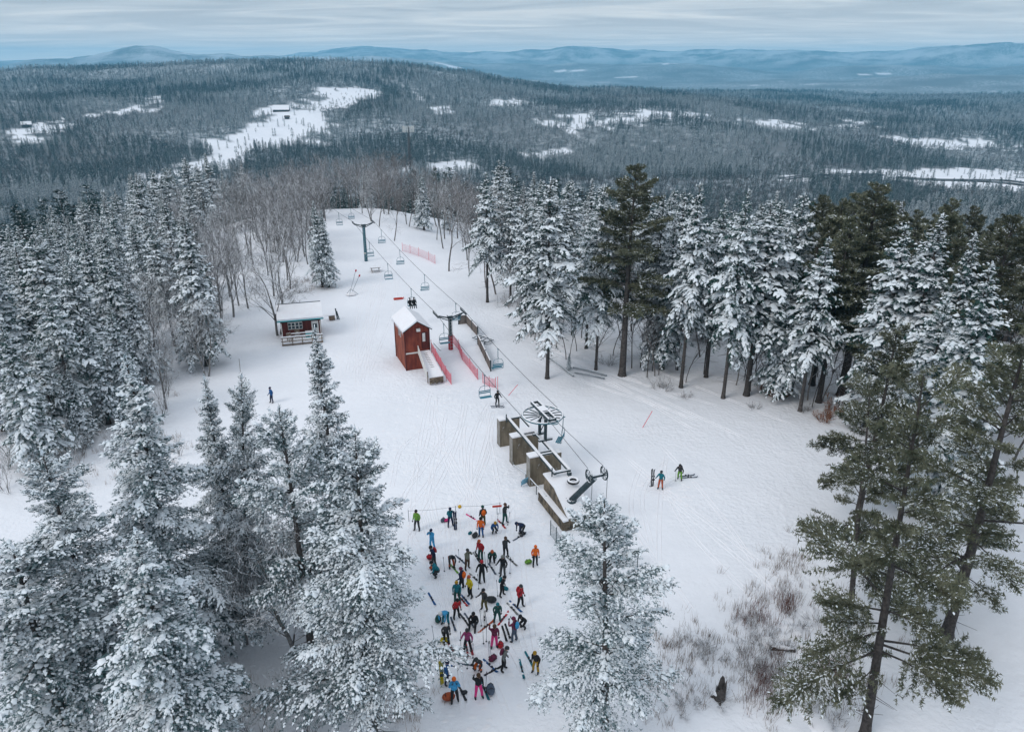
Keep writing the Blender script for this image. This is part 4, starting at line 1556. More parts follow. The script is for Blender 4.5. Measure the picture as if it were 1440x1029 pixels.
# leaning strut with two sheaves
S0 = frame(F0, 1.25, 1.35, 1.68)
Ysh = on_ground(836, 744).y + 0.4
sx, sz = above(839, 669, Ysh)
S1 = Vector((sx, Ysh, sz))
st = thing('sheave_strut', 'thick dark leaning strut carrying two spoked sheaves over the stone block', 'strut', S0, 0)
d = S1 - S0
MB().path([Vector((0, 0, -.1)), d * .92], [.24, .22], 14).build('strut_tube', 'dark_steel', st, smooth=True)
MB().tube((0, 0, -.12), (0, 0, .06), .46, .42, n=12).build('base_flange', 'dark_steel', st)
for k in range(8):
    a = k * math.pi / 4
    MB().tube((math.cos(a) * .37, math.sin(a) * .37, .05), (math.cos(a) * .37, math.sin(a) * .37, .16), .035, n=6).build('bolt', 'dark_steel', st)
MB().beam(d - PX * .75, d + PX * .75, .18, .18).build('crossbar', 'dark_steel', st)
for s in (-1, 1):
    c = d + PX * (.62 * s) + UZ * .12
    sh = MB().torus(c, .50, .06, axis=tuple(PX), n=28).build('sheave', 'dark_steel', st, smooth=True)
    for k in range(4):
        a = k * math.pi / 4
        e = AX * math.cos(a) + UZ * math.sin(a)
        MB().tube(c - e * .48, c + e * .48, .025, n=5).build('spoke', 'dark_steel', sh)
    MB().tube(c - PX * .12, c + PX * .12, .11, n=10).build('hub', 'dark_steel', sh)
CW = [S1 + PX * (.62 * s) + UZ * .12 for s in (-1, 1)]
for s, c in zip((-1, 1), CW):
    p = bl(0.25 * s, -1.95, .35) + bw.location
    m = MB().path([p, c + UZ * .5, c + UZ * .38 - AX * .35, c - AX * .5, Vector((c.x, c.y, 0)) - AX * .5 + UZ * (tz(c.x, c.y) - .2)], .02, 5)
    q = m.build('tension_cable', 'rope')
    tag(q, 'thin steel tension cable running from the bullwheel frame over a sheave', 'cable', 'tension cables')

# handrail beside the piers
h0, h1 = on_ground(722, 655), on_ground(768, 712)
hr = thing('handrail', 'snow-topped sagging handrail leaning along the foot of the piers', 'railing', h0, 0)
dd = h1 - h0
MB().path([UZ * .12, dd * .4 + UZ * .75, dd + UZ * .95], .05, 6).build('top_rail', 'bare_steel', hr)
for f in (.4, .72, .98):
    MB().tube(dd * f, dd * f + UZ * (.72 + .2 * (f > .5)), .035, n=6).build('post', 'dark_steel', hr)
g = on_ground(738, 683)
sb = thing('sign_board', 'small faded blue board leaning at the handrail', 'sign', g, ROT)
MB().box((0, 0, .45), (.75, .04, .6), M=Matrix.Rotation(ROT, 3, 'Z') @ Matrix.Rotation(.25, 3, 'X')).build('board', 'seat_pale', sb)
for s in (-1, 1):
    MB().tube((s * .3, 0, -.05), (s * .3, .06, .5), .03, n=6).build('leg', 'grey_wood', sb)
g = on_ground(767, 692)
po = thing('bollard_post', 'short dark post standing at the corner of the stone block', 'post', g)
MB().box((0, 0, .6), (.14, .14, 1.3), ROT).build('shaft', 'dark_steel', po)
MB().box((0, 0, 1.27), (.18, .18, .06), ROT).build('cap', 'snow', po)

# ---------------------------------------------------------------- lift towers
def tower(foot, top, half, r, label, mast='dark_steel', ladder=True, spread=None):
    o = thing('lift_tower', label, 'lift tower', foot, ROT, 'towers of the chairlift')
    h = top - foot.z
    MB().tube((0, 0, -.5), (0, 0, h), r * 1.15, r * .85, n=14).build('mast', mast, o, smooth=True)
    MB().box((0, 0, h + .05), (r * 2.6, r * 2.4, .42)).build('head', 'dark_steel', o)
    for s in (-1, 1):
        arm = MB().beam((s * .15, 0, h - .05), (s * half, 0, h + .42), .16, .16).build('arm', 'dark_steel', o)
        MB().beam((s * .15, 0, h - .40), (s * half * .92, 0, h + .26), .10, .10).build('brace', 'dark_steel', arm)
        ba = MB().beam((s * half, -1.05, h + .46), (s * half, 1.05, h + .46), .10, .14).build('sheave_beam', 'dark_steel', o)
        for k in range(6):
            w = -.95 + k * .38
            MB().tube((s * half - .06, w, h + .60), (s * half + .06, w, h + .60), .15, n=10).build('sheave', 'dark_steel', ba)
    if ladder:
        ld = MB()
        for s in (-1, 1):
            ld.tube((s * .17, -r - .14, .2), (s * .17, -r - .14, h), .025, n=5)
        for k in range(int(h / .4)):
            ld.tube((-.17, -r - .14, .4 + k * .4), (.17, -r - .14, .4 + k * .4), .02, n=4)
        ld.build('ladder', 'bare_steel', o)
    return o


zt1 = above(632, 446, T1.y)[1]
zt2 = above(510, 317, T2.y)[1]
t1 = tower(T1, zt1, 1.72, .22, 'lift tower with wide arms and a red padded foot beside the red hut')
MB().tube((0, 0, -.2), (0, 0, 1.75), .29, n=12).build('foot_pad', 'pad_red', t1)
t2 = tower(T2, zt2, 1.72, .27, 'tall teal lift tower standing at the crest of the run', 'teal_steel')
MB().tube((0, 0, 1.35), (0, 0, 1.55), .34, n=12).build('white_band', 'white_trim', t2)
dirn = (T2 - T1)
dirn.z = 0
dirn.normalize()
T3 = T2 + dirn * 44
T3 = Vector((T3.x, T3.y, tz(T3.x, T3.y)))
zt3 = max(above(457, 287, T3.y)[1], T3.z + 5)
tower(T3, zt3, 1.72, .27, 'lift tower half hidden by the spruce below the crest', 'dark_steel', False)
T4 = T3 + dirn * 90
T4 = Vector((T4.x, T4.y, tz(T4.x, T4.y)))
zt4 = T4.z + 8

# haul rope: two runs joined round the wheel
ROPE = {}
for s in (-1, 1):
    ROPE[s] = [B + PX * 1.74 * s, Vector((T1.x, T1.y, zt1 + .77)) + PX * 1.72 * s, Vector((T2.x, T2.y, zt2 + .77)) + PX * 1.72 * s,
               Vector((T3.x, T3.y, zt3 + .77)) + PX * 1.72 * s, Vector((T4.x, T4.y, zt4)) + PX * 1.72 * s]


def rope_pt(s, f):
    """f: 0..4 along the run, sagging between supports."""
    i = min(int(f), 3)
    t = f - i
    a, b = ROPE[s][i], ROPE[s][i + 1]
    return a.lerp(b, t) - UZ * ((a - b).length * .012 * 4 * t * (1 - t))


loop = [rope_pt(-1, 4 - k * .1) for k in range(41)]
ang = math.atan2(AX.y, AX.x)
loop += [B + (PX * -math.cos(q) - AX * math.sin(q)) * 1.74 for q in [math.pi * k / 12 for k in range(1, 12)]]
loop += [rope_pt(1, k * .1) for k in range(41)]
tag(MB().path(loop, .024, 5).build('haul_rope', 'rope'), 'long steel haul rope looping round the bullwheel and over the lift towers', 'cable')


def to_px(v):
    zc = v.y * math.cos(PITCH) - (v.z - CAM_H) * math.sin(PITCH)
    yc = -v.y * math.sin(PITCH) - (v.z - CAM_H) * math.cos(PITCH)
    return CX + FPX * v.x / zc, CY + FPX * yc / zc


def rope_at_px(s, px):
    best = min((abs(to_px(rope_pt(s, f))[0] - px), f) for f in [k * .004 for k in range(0, 900)])
    return rope_pt(s, best[1])


def make_chair():
    o = thing('lift_chair', 'x', 'chairlift chair', (0, 0, 0), 0, 'chairs hanging on the lift')
    MB().tube((0, -.16, -.02), (0, .16, -.02), .06, n=8).build('grip', 'teal_steel', o)
    MB().path([(0, 0, 0), (0, .02, -.9), (.06, .05, -1.15)], .032, 6).build('hanger', 'teal_steel', o)
    f = MB()
    f.path([(-.58, .30, -2.28), (-.58, .0, -2.22), (-.58, -.02, -1.55), (-.42, .02, -1.22), (.06, .05, -1.12), (.42, .02, -1.22), (.58, -.02, -1.55), (.58, .0, -2.22), (.58, .30, -2.28)], .025, 6)
    f.build('frame', 'teal_steel', o)
    MB().path([(0, .03, -1.15), (0, .0, -1.62)], .02, 5).build('centre_bar', 'teal_steel', o)
    for z in (-1.72, -1.90):
        MB().box((0, -.03, z), (1.14, .03, .11)).build('back_slat', 'seat_teal', o)
    for k, y in enumerate((.06, .19, .32, .45)):
        MB().box((0, y, -2.26 + .01 * k), (1.16, .11, .035)).build('seat_slat', 'seat_teal', o)
    MB().box((0, .03, -2.215), (1.0, .09, .03)).build('seat_snow', 'snow', o)
    return o


CH0 = make_chair()
CHAIRS = [(-1, 476, 'empty chair hanging beyond the last lift tower on the arriving rope'), (-1, 519, 'empty chair just uphill of the teal tower, hanging behind it'), (-1, 545, 'empty chair over the slope between the teal tower and the picnic table'),
          (-1, 578, 'chair carrying two dark-clad riders above the red hut'), (-1, 624, 'empty chair hanging beside the red hut stairs and the padded tower'), (-1, 681, 'empty chair above the lone skier'),
          (1, 536, 'empty chair on the departing rope nearest the crest'), (1, 562, 'empty chair on the departing rope below the pink netting'), (1, 597, 'empty chair on the departing rope between tower and crest'),
          (1, 641, 'empty chair half hidden behind the padded tower'), (1, 700, 'empty chair hanging over the wooden snow wall'), (1, 493, 'empty chair far down the line beyond the teal tower')]
RIDER = None
for i, (s, px, lab) in enumerate(CHAIRS):
    o = CH0 if i == 0 else copy_tree(CH0)
    g = rope_at_px(s, px)
    o.location = g - UZ * .03
    o.rotation_euler.z = ROT + (math.pi if s < 0 else 0)
    o['label'] = lab
    if i == 3:
        RIDER = o
o = copy_tree(CH0)
o.location = B + PX * 1.5 - AX * .9 - UZ * .03
o.rotation_euler.z = ROT + .9
o['label'] = 'empty chair swinging round the bullwheel'

# ---------------------------------------------------------------- red lift hut
H_O = on_ground(572, 521)
Wd, Dp, EV, RG = 2.75, 4.75, 4.85, 5.75
hut = thing('lift_hut', 'tall narrow red wooden lift hut with snow-covered gable roof and stairs', 'hut', H_O, ROT)
fw = MB()
fw.add([(0, 0, -.6), (Wd, 0, -.6), (Wd, 0, EV), (Wd / 2, 0, RG), (0, 0, EV), (0, .12, -.6), (Wd, .12, -.6), (Wd, .12, EV), (Wd / 2, .12, RG), (0, .12, EV)],
       [(0, 1, 2, 3, 4), (9, 8, 7, 6, 5), (0, 5, 6, 1), (1, 6, 7, 2), (2, 7, 8, 3), (3, 8, 9, 4), (4, 9, 5, 0)])
fwo = fw.build('front_wall', 'red_board', hut)
bwall = fw.build('rear_wall', 'red_board', hut, loc=(0, Dp - .12, 0))
sw = MB().box((.06, Dp / 2, EV / 2 - .3), (.12, Dp - .25, EV + .6)).build('side_wall', 'red_board_worn', hut)
MB().box((Wd - .06, Dp / 2, EV / 2 - .3), (.12, Dp - .25, EV + .6)).build('side_wall', 'red_board_worn', hut)
for k in range(12):     # vertical board joints on the long wall: boards stand proud
    MB().box((-.012, .25 + k * .385, EV / 2 - .3), (.03, .36, EV + .55)).build('board', 'red_board_worn', sw)
for k in range(7):
    MB().box((.21 + k * .385, -.012, 1.0), (.36, .03, 3.15)).build('board', 'red_board', fwo)
ov = .32
for s in (0, 1):
    e = -ov if s == 0 else Wd + ov
    ez = EV - ov * (RG - EV) / (Wd / 2)
    q = [(e, -.45, ez + .08), (Wd / 2, -.45, RG + .08), (Wd / 2, Dp + .35, RG + .08), (e, Dp + .35, ez + .08)]
    rf = MB().slab(q, .09).build('roof', 'dark_steel', hut)
    q2 = [(e + (.04 if s == 0 else -.04), -.42, ez + .24), (Wd / 2, -.42, RG + .26), (Wd / 2, Dp + .33, RG + .26), (e + (.04 if s == 0 else -.04), Dp + .33, ez + .24)]
    MB().slab(q2, .15).build('roof_snow', 'snow', rf)
dr = MB().box((2.25, -.03, 3.35), (.75, .06, 1.95)).build('door', 'dark_red', hut)
MB().box((2.15, -.068, 3.75), (.32, .02, 1.0)).build('door_pane', 'white_trim', dr)
MB().box((1.52, -.16, 4.72), (.42, .28, .32)).build('speaker_box', 'white_trim', hut)
for y in (1.9, 2.55):
    w = MB().box((-.05, y, 3.95), (.06, .34, 1.05)).build('window', 'white_trim', hut)
    MB().box((-.085, y, 3.95), (.02, .24, .9)).build('pane', 'window_glass', w)
MB().box((.92, -.10, 2.05), (1.85, .16, .12)).build('ledge', 'white_trim', hut)
for x, y in ((-.02, -.02), (Wd + .02, -.02), (-.02, Dp + .02)):
    MB().box((x, y, EV / 2 - .3), (.14, .14, EV + .5)).build('corner_board', 'dark_red', hut)
ic = random.Random(6)
for k in range(16):
    L_ = ic.uniform(.1, .38)
    y = -.3 + k * .32 + ic.uniform(-.08, .08)
    MB().tube((-ov + .01, y, EV - ov * .65 - L_), (-ov + .01, y, EV - ov * .65 + .08), .004, .03, n=5).build('icicle', 'snow', hut)
# stairs deep in snow
zt, zb = 2.15, .75
sta = MB()
sta.slab([(1.55, -.05, zt), (2.75, -.05, zt), (3.0, -4.6, zb), (1.35, -4.6, zb)], .16)
rp = sta.build('stair_snow', 'snow', hut)
for k in range(9):
    f = .12 + k * .065
    MB().box((2.10 + .16 * f, -.05 - 4.55 * f, zt + (zb - zt) * f + .015), (.42, .06, .05)).build('step', 'grey_wood', rp)
MB().box((2.17, -4.55, .37), (1.55, .14, .66)).build('stair_end', 'weathered_wood', hut)
for k in range(7):
    MB().ball((1.45 + k * .22, -4.72 - (k % 2) * .12, .12 + (k % 3) * .08), .15, 7, 4, sc=(1, .8, .7)).build('rubble_stone', 'stone', hut)
sp_ = MB()
sp_.add([(1.42, -.15, zt - .2), (1.22, -4.6, zb - .35), (1.22, -4.6, zb + .55), (1.42, -.15, zt + .75), (1.36, -.15, zt - .2), (1.16, -4.6, zb - .35), (1.16, -4.6, zb + .55), (1.36, -.15, zt + .75)],
        [(0, 1, 2, 3), (7, 6, 5, 4), (0, 4, 5, 1), (1, 5, 6, 2), (2, 6, 7, 3), (3, 7, 4, 0)])
sp_.build('side_panel', 'white_trim', hut)
MB().beam((1.19, -4.62, .15), (1.19, -4.62, 1.5), .09, .09).build('newel_post', 'grey_wood', hut)
MB().beam((3.05, -.9, 3.2), (3.45, -2.2, 2.75), .12, .10).build('hand_rail', 'dark_steel', hut)


# ---------------------------------------------------------------- nets, walls, fences
def net(label, pxs, hgt, mt, post, group, cell=.16, thin=1.0, lift=None):
    pts = [on_ground(*p) for p in pxs]
    o = thing('safety_net', label, 'net', pts[0], 0, group)
    for i in range(len(pts) - 1):
        a, b = pts[i] - pts[0], pts[i + 1] - pts[0]
        za = (lift[i] if lift else 0)
        zb_ = (lift[i + 1] if lift else 0)
        a, b = a + UZ * za, b + UZ * zb_
        L = (b - a).length
        m = MB()
        n = max(2, int(L / cell))
        for k in range(n + 1):
            q = a.lerp(b, k / n)
            m.beam(q + UZ * .05, q + UZ * (hgt - .04 * math.sin(k)), .018 * thin, .018 * thin, upv=(1, 0, 0))
        for k in range(int(hgt / .13) + 1):
            z = min(.05 + k * .13, hgt)
            m.beam(a + UZ * z, b + UZ * z, .012, (.05 if k else .07) * thin)
        m.build('mesh_panel', mt, o)
    for i, p in enumerate(pts):
        q = p - pts[0] + UZ * (lift[i] if lift else 0)
        MB().tube(q - UZ * (.2 + (lift[i] if lift else 0)), q + UZ * (hgt + .22), .03, n=6).build('post', post, o)
    return o


G = 'red plastic netting round the lift'
def ground_of(v):
    return to_px(Vector((v.x, v.y, tz(v.x, v.y))))


net('bright red net running down beside the hut stairs', [ground_of(frame(H_O, u, w)) for u, w in ((3.0, .1), (3.1, -1.4), (3.25, -2.8), (3.4, -4.1), (3.6, -5.3))], 1.15, 'net_red', 'net_red', G, lift=[1.95, 1.45, .9, .4, 0])
net('faded pink net running from the padded tower towards the lone skier', [(637, 482), (645, 492), (650, 506), (661, 519), (672, 534)], 1.15, 'net_pink', 'net_red', G)
net('short pink net beside the end of the wooden snow wall', [(679, 538), (688, 543), (697, 545)], 1.0, 'net_pink', 'net_red', G, cell=.3)
net('long pink net strung between trunks at the top of the run', [(566, 353), (577, 356), (589, 360), (603, 366), (612, 371)], 1.4, 'net_pink', 'net_red', G, cell=.22, thin=.4)
net('dark grey net sagging beside the stone block', [(774, 752), (782, 762), (788, 775), (793, 787)], 1.1, 'net_grey', 'dark_steel', 'grey nets near the counterweight', cell=.2, thin=.5)
net('dark grey net standing behind the frosted conifer by the skiers', [(866, 792), (880, 796), (896, 798)], 1.5, 'net_grey', 'dark_steel', 'grey nets near the counterweight', cell=.2, thin=.5)

wl_ = thing('snow_wall', 'grey-brown plank wall curving along the far side of the unloading ramp', 'wall', on_ground(645, 456), 0)
wl_['kind'] = 'thing'
w0 = wl_.location.copy()
for seg in ([(645, 456), (656, 455), (664, 464), (672, 473)], [(672, 484), (677, 494), (683, 507), (690, 522)]):
    pp = [on_ground(*p) - w0 for p in seg]
    for a, b in zip(pp[:-1], pp[1:]):
        n = max(2, int((b - a).length / .28))
        for k in range(n):
            q0, q1 = a.lerp(b, k / n), a.lerp(b, (k + .96) / n)
            MB().beam((q0 + UZ * .45), (q1 + UZ * .45), .05, 1.5 + .05 * math.sin(k * 2.1)).build('plank', 'grey_wood', wl_)
        MB().beam(a + UZ * 1.24, b + UZ * 1.24, .10, .06).build('snow_top', 'snow', wl_)
    for p in pp:
        MB().box(tuple(p + UZ * .5), (.14, .14, 1.8)).build('post', 'dark_steel', wl_)
g = on_ground(679, 480)
pl = thing('lattice_pallet', 'dark lattice pallet lying on the snow behind the plank wall', 'pallet', g + UZ * .12, ROT + .45)
for s in (-1, 1):
    MB().box((s * .55, 0, .25), (.12, 2.6, .12)).build('side_bar', 'dark_steel', pl)
for k in range(4):
    MB().beam((-.5, -1.2 + k * .8, .25), (.5, -.8 + k * .65, .25), .10, .10).build('slat', 'dark_steel', pl)
for s in (-1, 1):
    MB().box((0, s * 1.24, .25), (.98, .12, .12)).build('end_bar', 'dark_steel', pl)
    MB().box((s * .55, s * .9, .05), (.1, .1, .34)).build('leg', 'dark_steel', pl)

# ---------------------------------------------------------------- cabin with porch
C_O = on_ground(397, 478)
cab = thing('cabin', 'small dark red cabin with snowy roof, teal eaves, white window and snow-heaped porch', 'cabin', C_O, ROT - .10)
CW_, CD, CE, CR = 4.9, 3.6, 2.75, 3.75
MB().box((CW_ / 2, .06, CE / 2), (CW_, .12, CE + .5)).build('front_wall', 'dark_red', cab)
MB().box((CW_ / 2, CD - .06, CE / 2), (CW_, .12, CE + .5)).build('rear_wall', 'dark_red', cab)
for x in (.06, CW_ - .06):
    MB().add([(x - .06, .125, -.25), (x - .06, CD - .125, -.25), (x - .06, CD - .125, CE), (x - .06, CD / 2, CR), (x - .06, .125, CE),
              (x + .06, .125, -.25), (x + .06, CD - .125, -.25), (x + .06, CD - .125, CE), (x + .06, CD / 2, CR), (x + .06, .125, CE)],
             [(0, 1, 2, 3, 4), (9, 8, 7, 6, 5), (0, 5, 6, 1), (1, 6, 7, 2), (2, 7, 8, 3), (3, 8, 9, 4), (4, 9, 5, 0)]).build('gable_wall', 'dark_red', cab)
for s in (0, 1):
    y = -.55 if s == 0 else CD + .4
    rf = MB().slab([(-.35, y, CE - .12), (CW_ + .35, y, CE - .12), (CW_ + .35, CD / 2, CR + .12), (-.35, CD / 2, CR + .12)], .10).build('roof', 'dark_steel', cab)
    MB().slab([(-.33, y + .04, CE + .08), (CW_ + .33, y + .04, CE + .08), (CW_ + .33, CD / 2, CR + .32), (-.33, CD / 2, CR + .32)], .19).build('roof_snow', 'snow', rf)
    if s == 0:
        MB().box((CW_ / 2, y - .03, CE - .17), (CW_ + .74, .05, .16)).build('eave_board', 'teal_trim', rf)
MB().box((CW_ / 2, CD / 2 + .12, CR + .36), (CW_ + .4, .10, .10)).build('ridge_cap', 'dark_steel', cab)
wn_ = MB().box((1.75, -.03, 1.75), (1.75, .07, .95)).build('window', 'white_trim', cab)
for i in range(4):
    for j in range(2):
        MB().box((1.08 + i * .43 + (.05 if i > 1 else 0), -.075, 1.53 + j * .42), (.34, .02, .34)).build('pane', 'window_glass', wn_)
dd_ = MB().box((4.15, -.03, 1.15), (.85, .07, 2.0)).build('door', 'white_trim', cab)
MB().box((4.15, -.075, 1.55), (.5, .02, .55)).build('door_pane', 'window_glass', dd_)
dk = MB().box((CW_ / 2, -1.25, .18), (CW_, 2.3, .14)).build('deck', 'weathered_wood', cab)
MB().box((CW_ / 2, -1.2, .30), (CW_ - .1, 2.1, .12)).build('deck_snow', 'snow', dk)
for k in range(5):
    x = .1 + k * (CW_ - .2) / 4
    MB().box((x, -2.36, .35), (.10, .10, 1.5)).build('porch_post', 'weathered_wood', cab)
for z in (.62, 1.08):
    MB().box((CW_ / 2, -2.44, z), (CW_ + .1, .05, .12)).build('porch_rail', 'weathered_wood', cab)
MB().box((CW_ / 2, -2.42, 1.185), (CW_ + .12, .2, .07)).build('rail_snow', 'snow', cab)
MB().box((CW_ / 2, -2.32, -.12), (CW_, .06, .38)).build('skirt_board', 'grey_wood', cab)
MB().box((CW_ / 2, -.85, .95), (CW_ - 1.2, .12, .10)).build('inner_rail', 'weathered_wood', cab)
MB().box((CW_ / 2, -.85, 1.03), (CW_ - 1.2, .18, .07)).build('rail_snow', 'snow', cab)
for x in (.1, 4.8):
    MB().box((x, -.5, 1.2), (.10, .10, 2.2)).build('porch_post', 'white_trim', cab)
dq = ROT - .10
for i, (u, w, lab) in enumerate(((1.9, -.55, 'snow-heaped garden chair under the cabin window'), (1.0, -1.75, 'snow-heaped garden chair at the porch corner'))):
    p = C_O + Matrix.Rotation(dq, 3, 'Z') @ Vector((u, w, .36))
    c = thing('garden_chair', lab, 'chair', p, dq + i * .5, 'chairs on the cabin porch')
    for x in (-.25, .25):
        for y in (-.22, .22):
            MB().box((x, y, .18), (.06, .06, .38)).build('leg', 'weathered_wood', c)
    MB().box((0, 0, .40), (.6, .55, .06)).build('seat', 'weathered_wood', c)
    MB().box((0, .27, .72), (.6, .06, .6)).build('backrest', 'weathered_wood', c)
    MB().ball((0, 0, .44), .30, 10, 5, sc=(1, .9, .8), zmin=0).build('snow_heap', 'snow', c, smooth=True)
p = C_O + Matrix.Rotation(dq, 3, 'Z') @ Vector((3.3, -.7, .36))
c = thing('storage_bin', 'teal storage bin with a cap of snow on the porch', 'bin', p, dq)
MB().box((0, 0, .3), (.8, .5, .6)).build('body', 'teal_trim', c)
MB().box((0, 0, .66), (.84, .54, .12)).build('lid_snow', 'snow', c)


def picnic(px, py, label, rot, name='picnic_table'):
    g = on_ground(px, py)
    o = thing(name, label, 'table', g, rot)
    for k in range(4):
        MB().box((0, -.28 + k * .19, .74), (1.7, .17, .04)).build('top_plank', 'weathered_wood', o)
    for s in (-1, 1):
        MB().box((0, s * .68, .44), (1.7, .24, .04)).build('bench', 'weathered_wood', o)
        for x in (-.6, .6):
            MB().beam((x, s * .62, -.05), (x, s * .12, .72), .07, .07).build('leg', 'grey_wood', o)
    for x in (-.6, .6):
        MB().box((x + .06, 0, .41), (.05, 1.5, .07)).build('cross_bar', 'grey_wood', o)
    MB().box((0, 0, .79), (1.6, .7, .05)).build('snow_cover', 'snow', o)


picnic(528, 382, 'snow-covered picnic table below the teal lift tower', .3)
g = on_ground(467, 450)
o = thing('firewood_stand', 'small wooden stand with a propped dark post beside the cabin', 'stand', g, ROT)
MB().box((0, 0, .42), (.75, .6, .62)).build('box', 'weathered_wood', o)
MB().box((-.25, 0, .77), (1.5, .7, .07)).build('snowy_top', 'snow', o)
for x in (-.3, .3):
    MB().box((x, 0, .06), (.1, .5, .3)).build('foot', 'grey_wood', o)
MB().beam((.75, .1, -.1), (.62, .3, 1.5), .12, .12).build('prop', 'dark_steel', o)
MB().beam((.95, -.2, -.1), (.72, .0, 1.2), .10, .10).build('prop', 'dark_steel', o)

# snow gun on a tripod with two long pipes
g = on_ground(494, 415)
o = thing('snow_gun', 'snow lance tripod with two long slanting pipes on the open slope', 'snow gun', g)
for k in range(3):
    a = k * 2.094 + .4
    MB().tube((math.cos(a) * 1.1, math.sin(a) * 1.1, -.05), (0, 0, 1.0), .035, n=6).build('leg', 'bare_steel', o)
for s, tpx, tpy in ((0, 500, 381), (1, 505, 388)):
    x, z = above(tpx, tpy, g.y + .6)
    e = Vector((x - g.x, .6, z - g.z))
    pp = MB().tube((s * .3 - .1, 0, .55), e, .035, n=6).build('lance', 'bare_steel', o)
    MB().tube(e - UZ * .1, e + UZ * .16 + Vector((.1, 0, 0)), .10, .13, n=8).build('nozzle', 'pad_red', pp)
MB().ball((0, 0, .1), .55, 10, 5, sc=(1.4, 1, .5), zmin=0).build('snow_heap', 'snow', o, smooth=True)

# rescue sled
g = on_ground(560, 421)
o = thing('rescue_sled', 'flat red rescue sled lying on the snow uphill of the hut', 'sled', g, .35)
o.scale = (.68, .8, .8)
MB().slab([(-.95, -.3, .16), (.95, -.3, .16), (.95, .3, .16), (-.95, .3, .16)], .13).build('hull', 'sign_red', o)
for s in (-1, 1):
    MB().box((0, s * .31, .2), (1.9, .05, .14)).build('side_rim', 'sign_red', o)
MB().slab([(.95, -.28, .15), (1.25, -.2, .34), (1.25, .2, .34), (.95, .28, .15)], .05).build('nose', 'sign_red', o)

# pipes beside the run, poles and markers
for (a, b, lab) in (((772, 505), (806, 531), 'long pipe lying along the run in front of the tall conifer'), ((806, 519), (853, 530), 'upper one of two pipes lying in the snow past the tall conifer'),
                    ((808, 526), (850, 534), 'lower one of two pipes lying in the snow past the tall conifer')):
    p, q = on_ground(*a), on_ground(*b)
    tag(MB().path([p + UZ * .22, p.lerp(q, .5) + UZ * .30, q + UZ * .2], .10, 8).build('snowmaking_pipe', 'bare_steel', smooth=True), lab, 'pipe', 'pipes lying by the run')
for px, py, h, mt, lab, tilt in ((338, 523, 1.6, 'grey_wood', 'lone thin wooden stake on the open snow near the cabin', .05), (903, 601, 1.9, 'net_red', 'thin red bamboo pole leaning on the empty slope', .45),
                                 (714, 556, 1.6, 'net_red', 'thin red pole leaning beside the lone skier', .7), (700, 548, 1.5, 'net_red', 'upright red pole behind the lone skier', .0),
                                 (700, 430, 1.5, 'bare_steel', 'thin pale stake at the edge of the run below the lone spruce', .0)):
    g = on_ground(px, py)
    o = thing('marker_pole', lab, 'pole', g)
    MB().tube((0, 0, -.1), (h * math.sin(tilt), 0, h * math.cos(tilt)), .03, n=6).build('shaft', mt, o)
    MB().ball((h * math.sin(tilt), 0, h * math.cos(tilt)), .045, 6, 4).build('tip', mt, o)

# rope line with a yellow ball behind the crowd
p0_, p1_, p2_ = on_ground(575, 733), on_ground(641, 727), on_ground(703, 722)
o = thing('rope_line', 'thin rope on stakes with a yellow ball strung behind the skiers', 'rope line', p0_)
MB().path([UZ * .95, (p1_ - p0_) * .5 + UZ * .85, p1_ - p0_ + UZ * .95, (p1_ - p0_).lerp(p2_ - p0_, .5) + UZ * .85, p2_ - p0_ + UZ * .95], .009, 5).build('rope', 'rope', o)
for q in (p0_, p1_, p2_):
    MB().tube(q - p0_ - UZ * .1, q - p0_ + UZ * 1.05, .025, n=6).build('stake', 'bare_steel', o)
MB().ball(tuple(p1_ - p0_ + UZ * .95 + Vector((.32, .04, -.02))), .15, 10, 8).build('ball', 'paint_yellow', o, smooth=True)
g = on_ground(699, 724)
o = thing('paddle_sign', 'small red horizontal board on a post behind the skiers', 'sign', g, .15)
MB().tube((0, 0, -.1), (0, 0, .8), .025, n=6).build('post', 'bare_steel', o)
MB().box((0, -.03, .82), (.72, .03, .17)).build('board', 'sign_red', o)

# ---------------------------------------------------------------- far buildings, mast
def far_house(px, py, w, d, h, label, roofmat='snow', wall='dark_red', rot=0.1):
    g = on_far(px, py)
    o = thing('far_building', label, 'building', g, rot)
    ww = MB().box((0, 0, h / 2 - 1), (w, d, h + 2)).build('wall', wall, o)
    for s in (-1, 1):
        MB().slab([(-w / 2 - 1, s * (d / 2 + 1.2), h - .1), (w / 2 + 1, s * (d / 2 + 1.2), h - .1), (w / 2 + 1, 0, h + d * .55), (-w / 2 - 1, 0, h + d * .55)], .5).build('roof', roofmat, o)
    for k in range(int(w / 6)):
        MB().box((-w / 2 + 4 + k * 6, -d / 2 - .05, h * .5), (2.4, .2, h * .35)).build('window', 'window_glass', o)
    return o


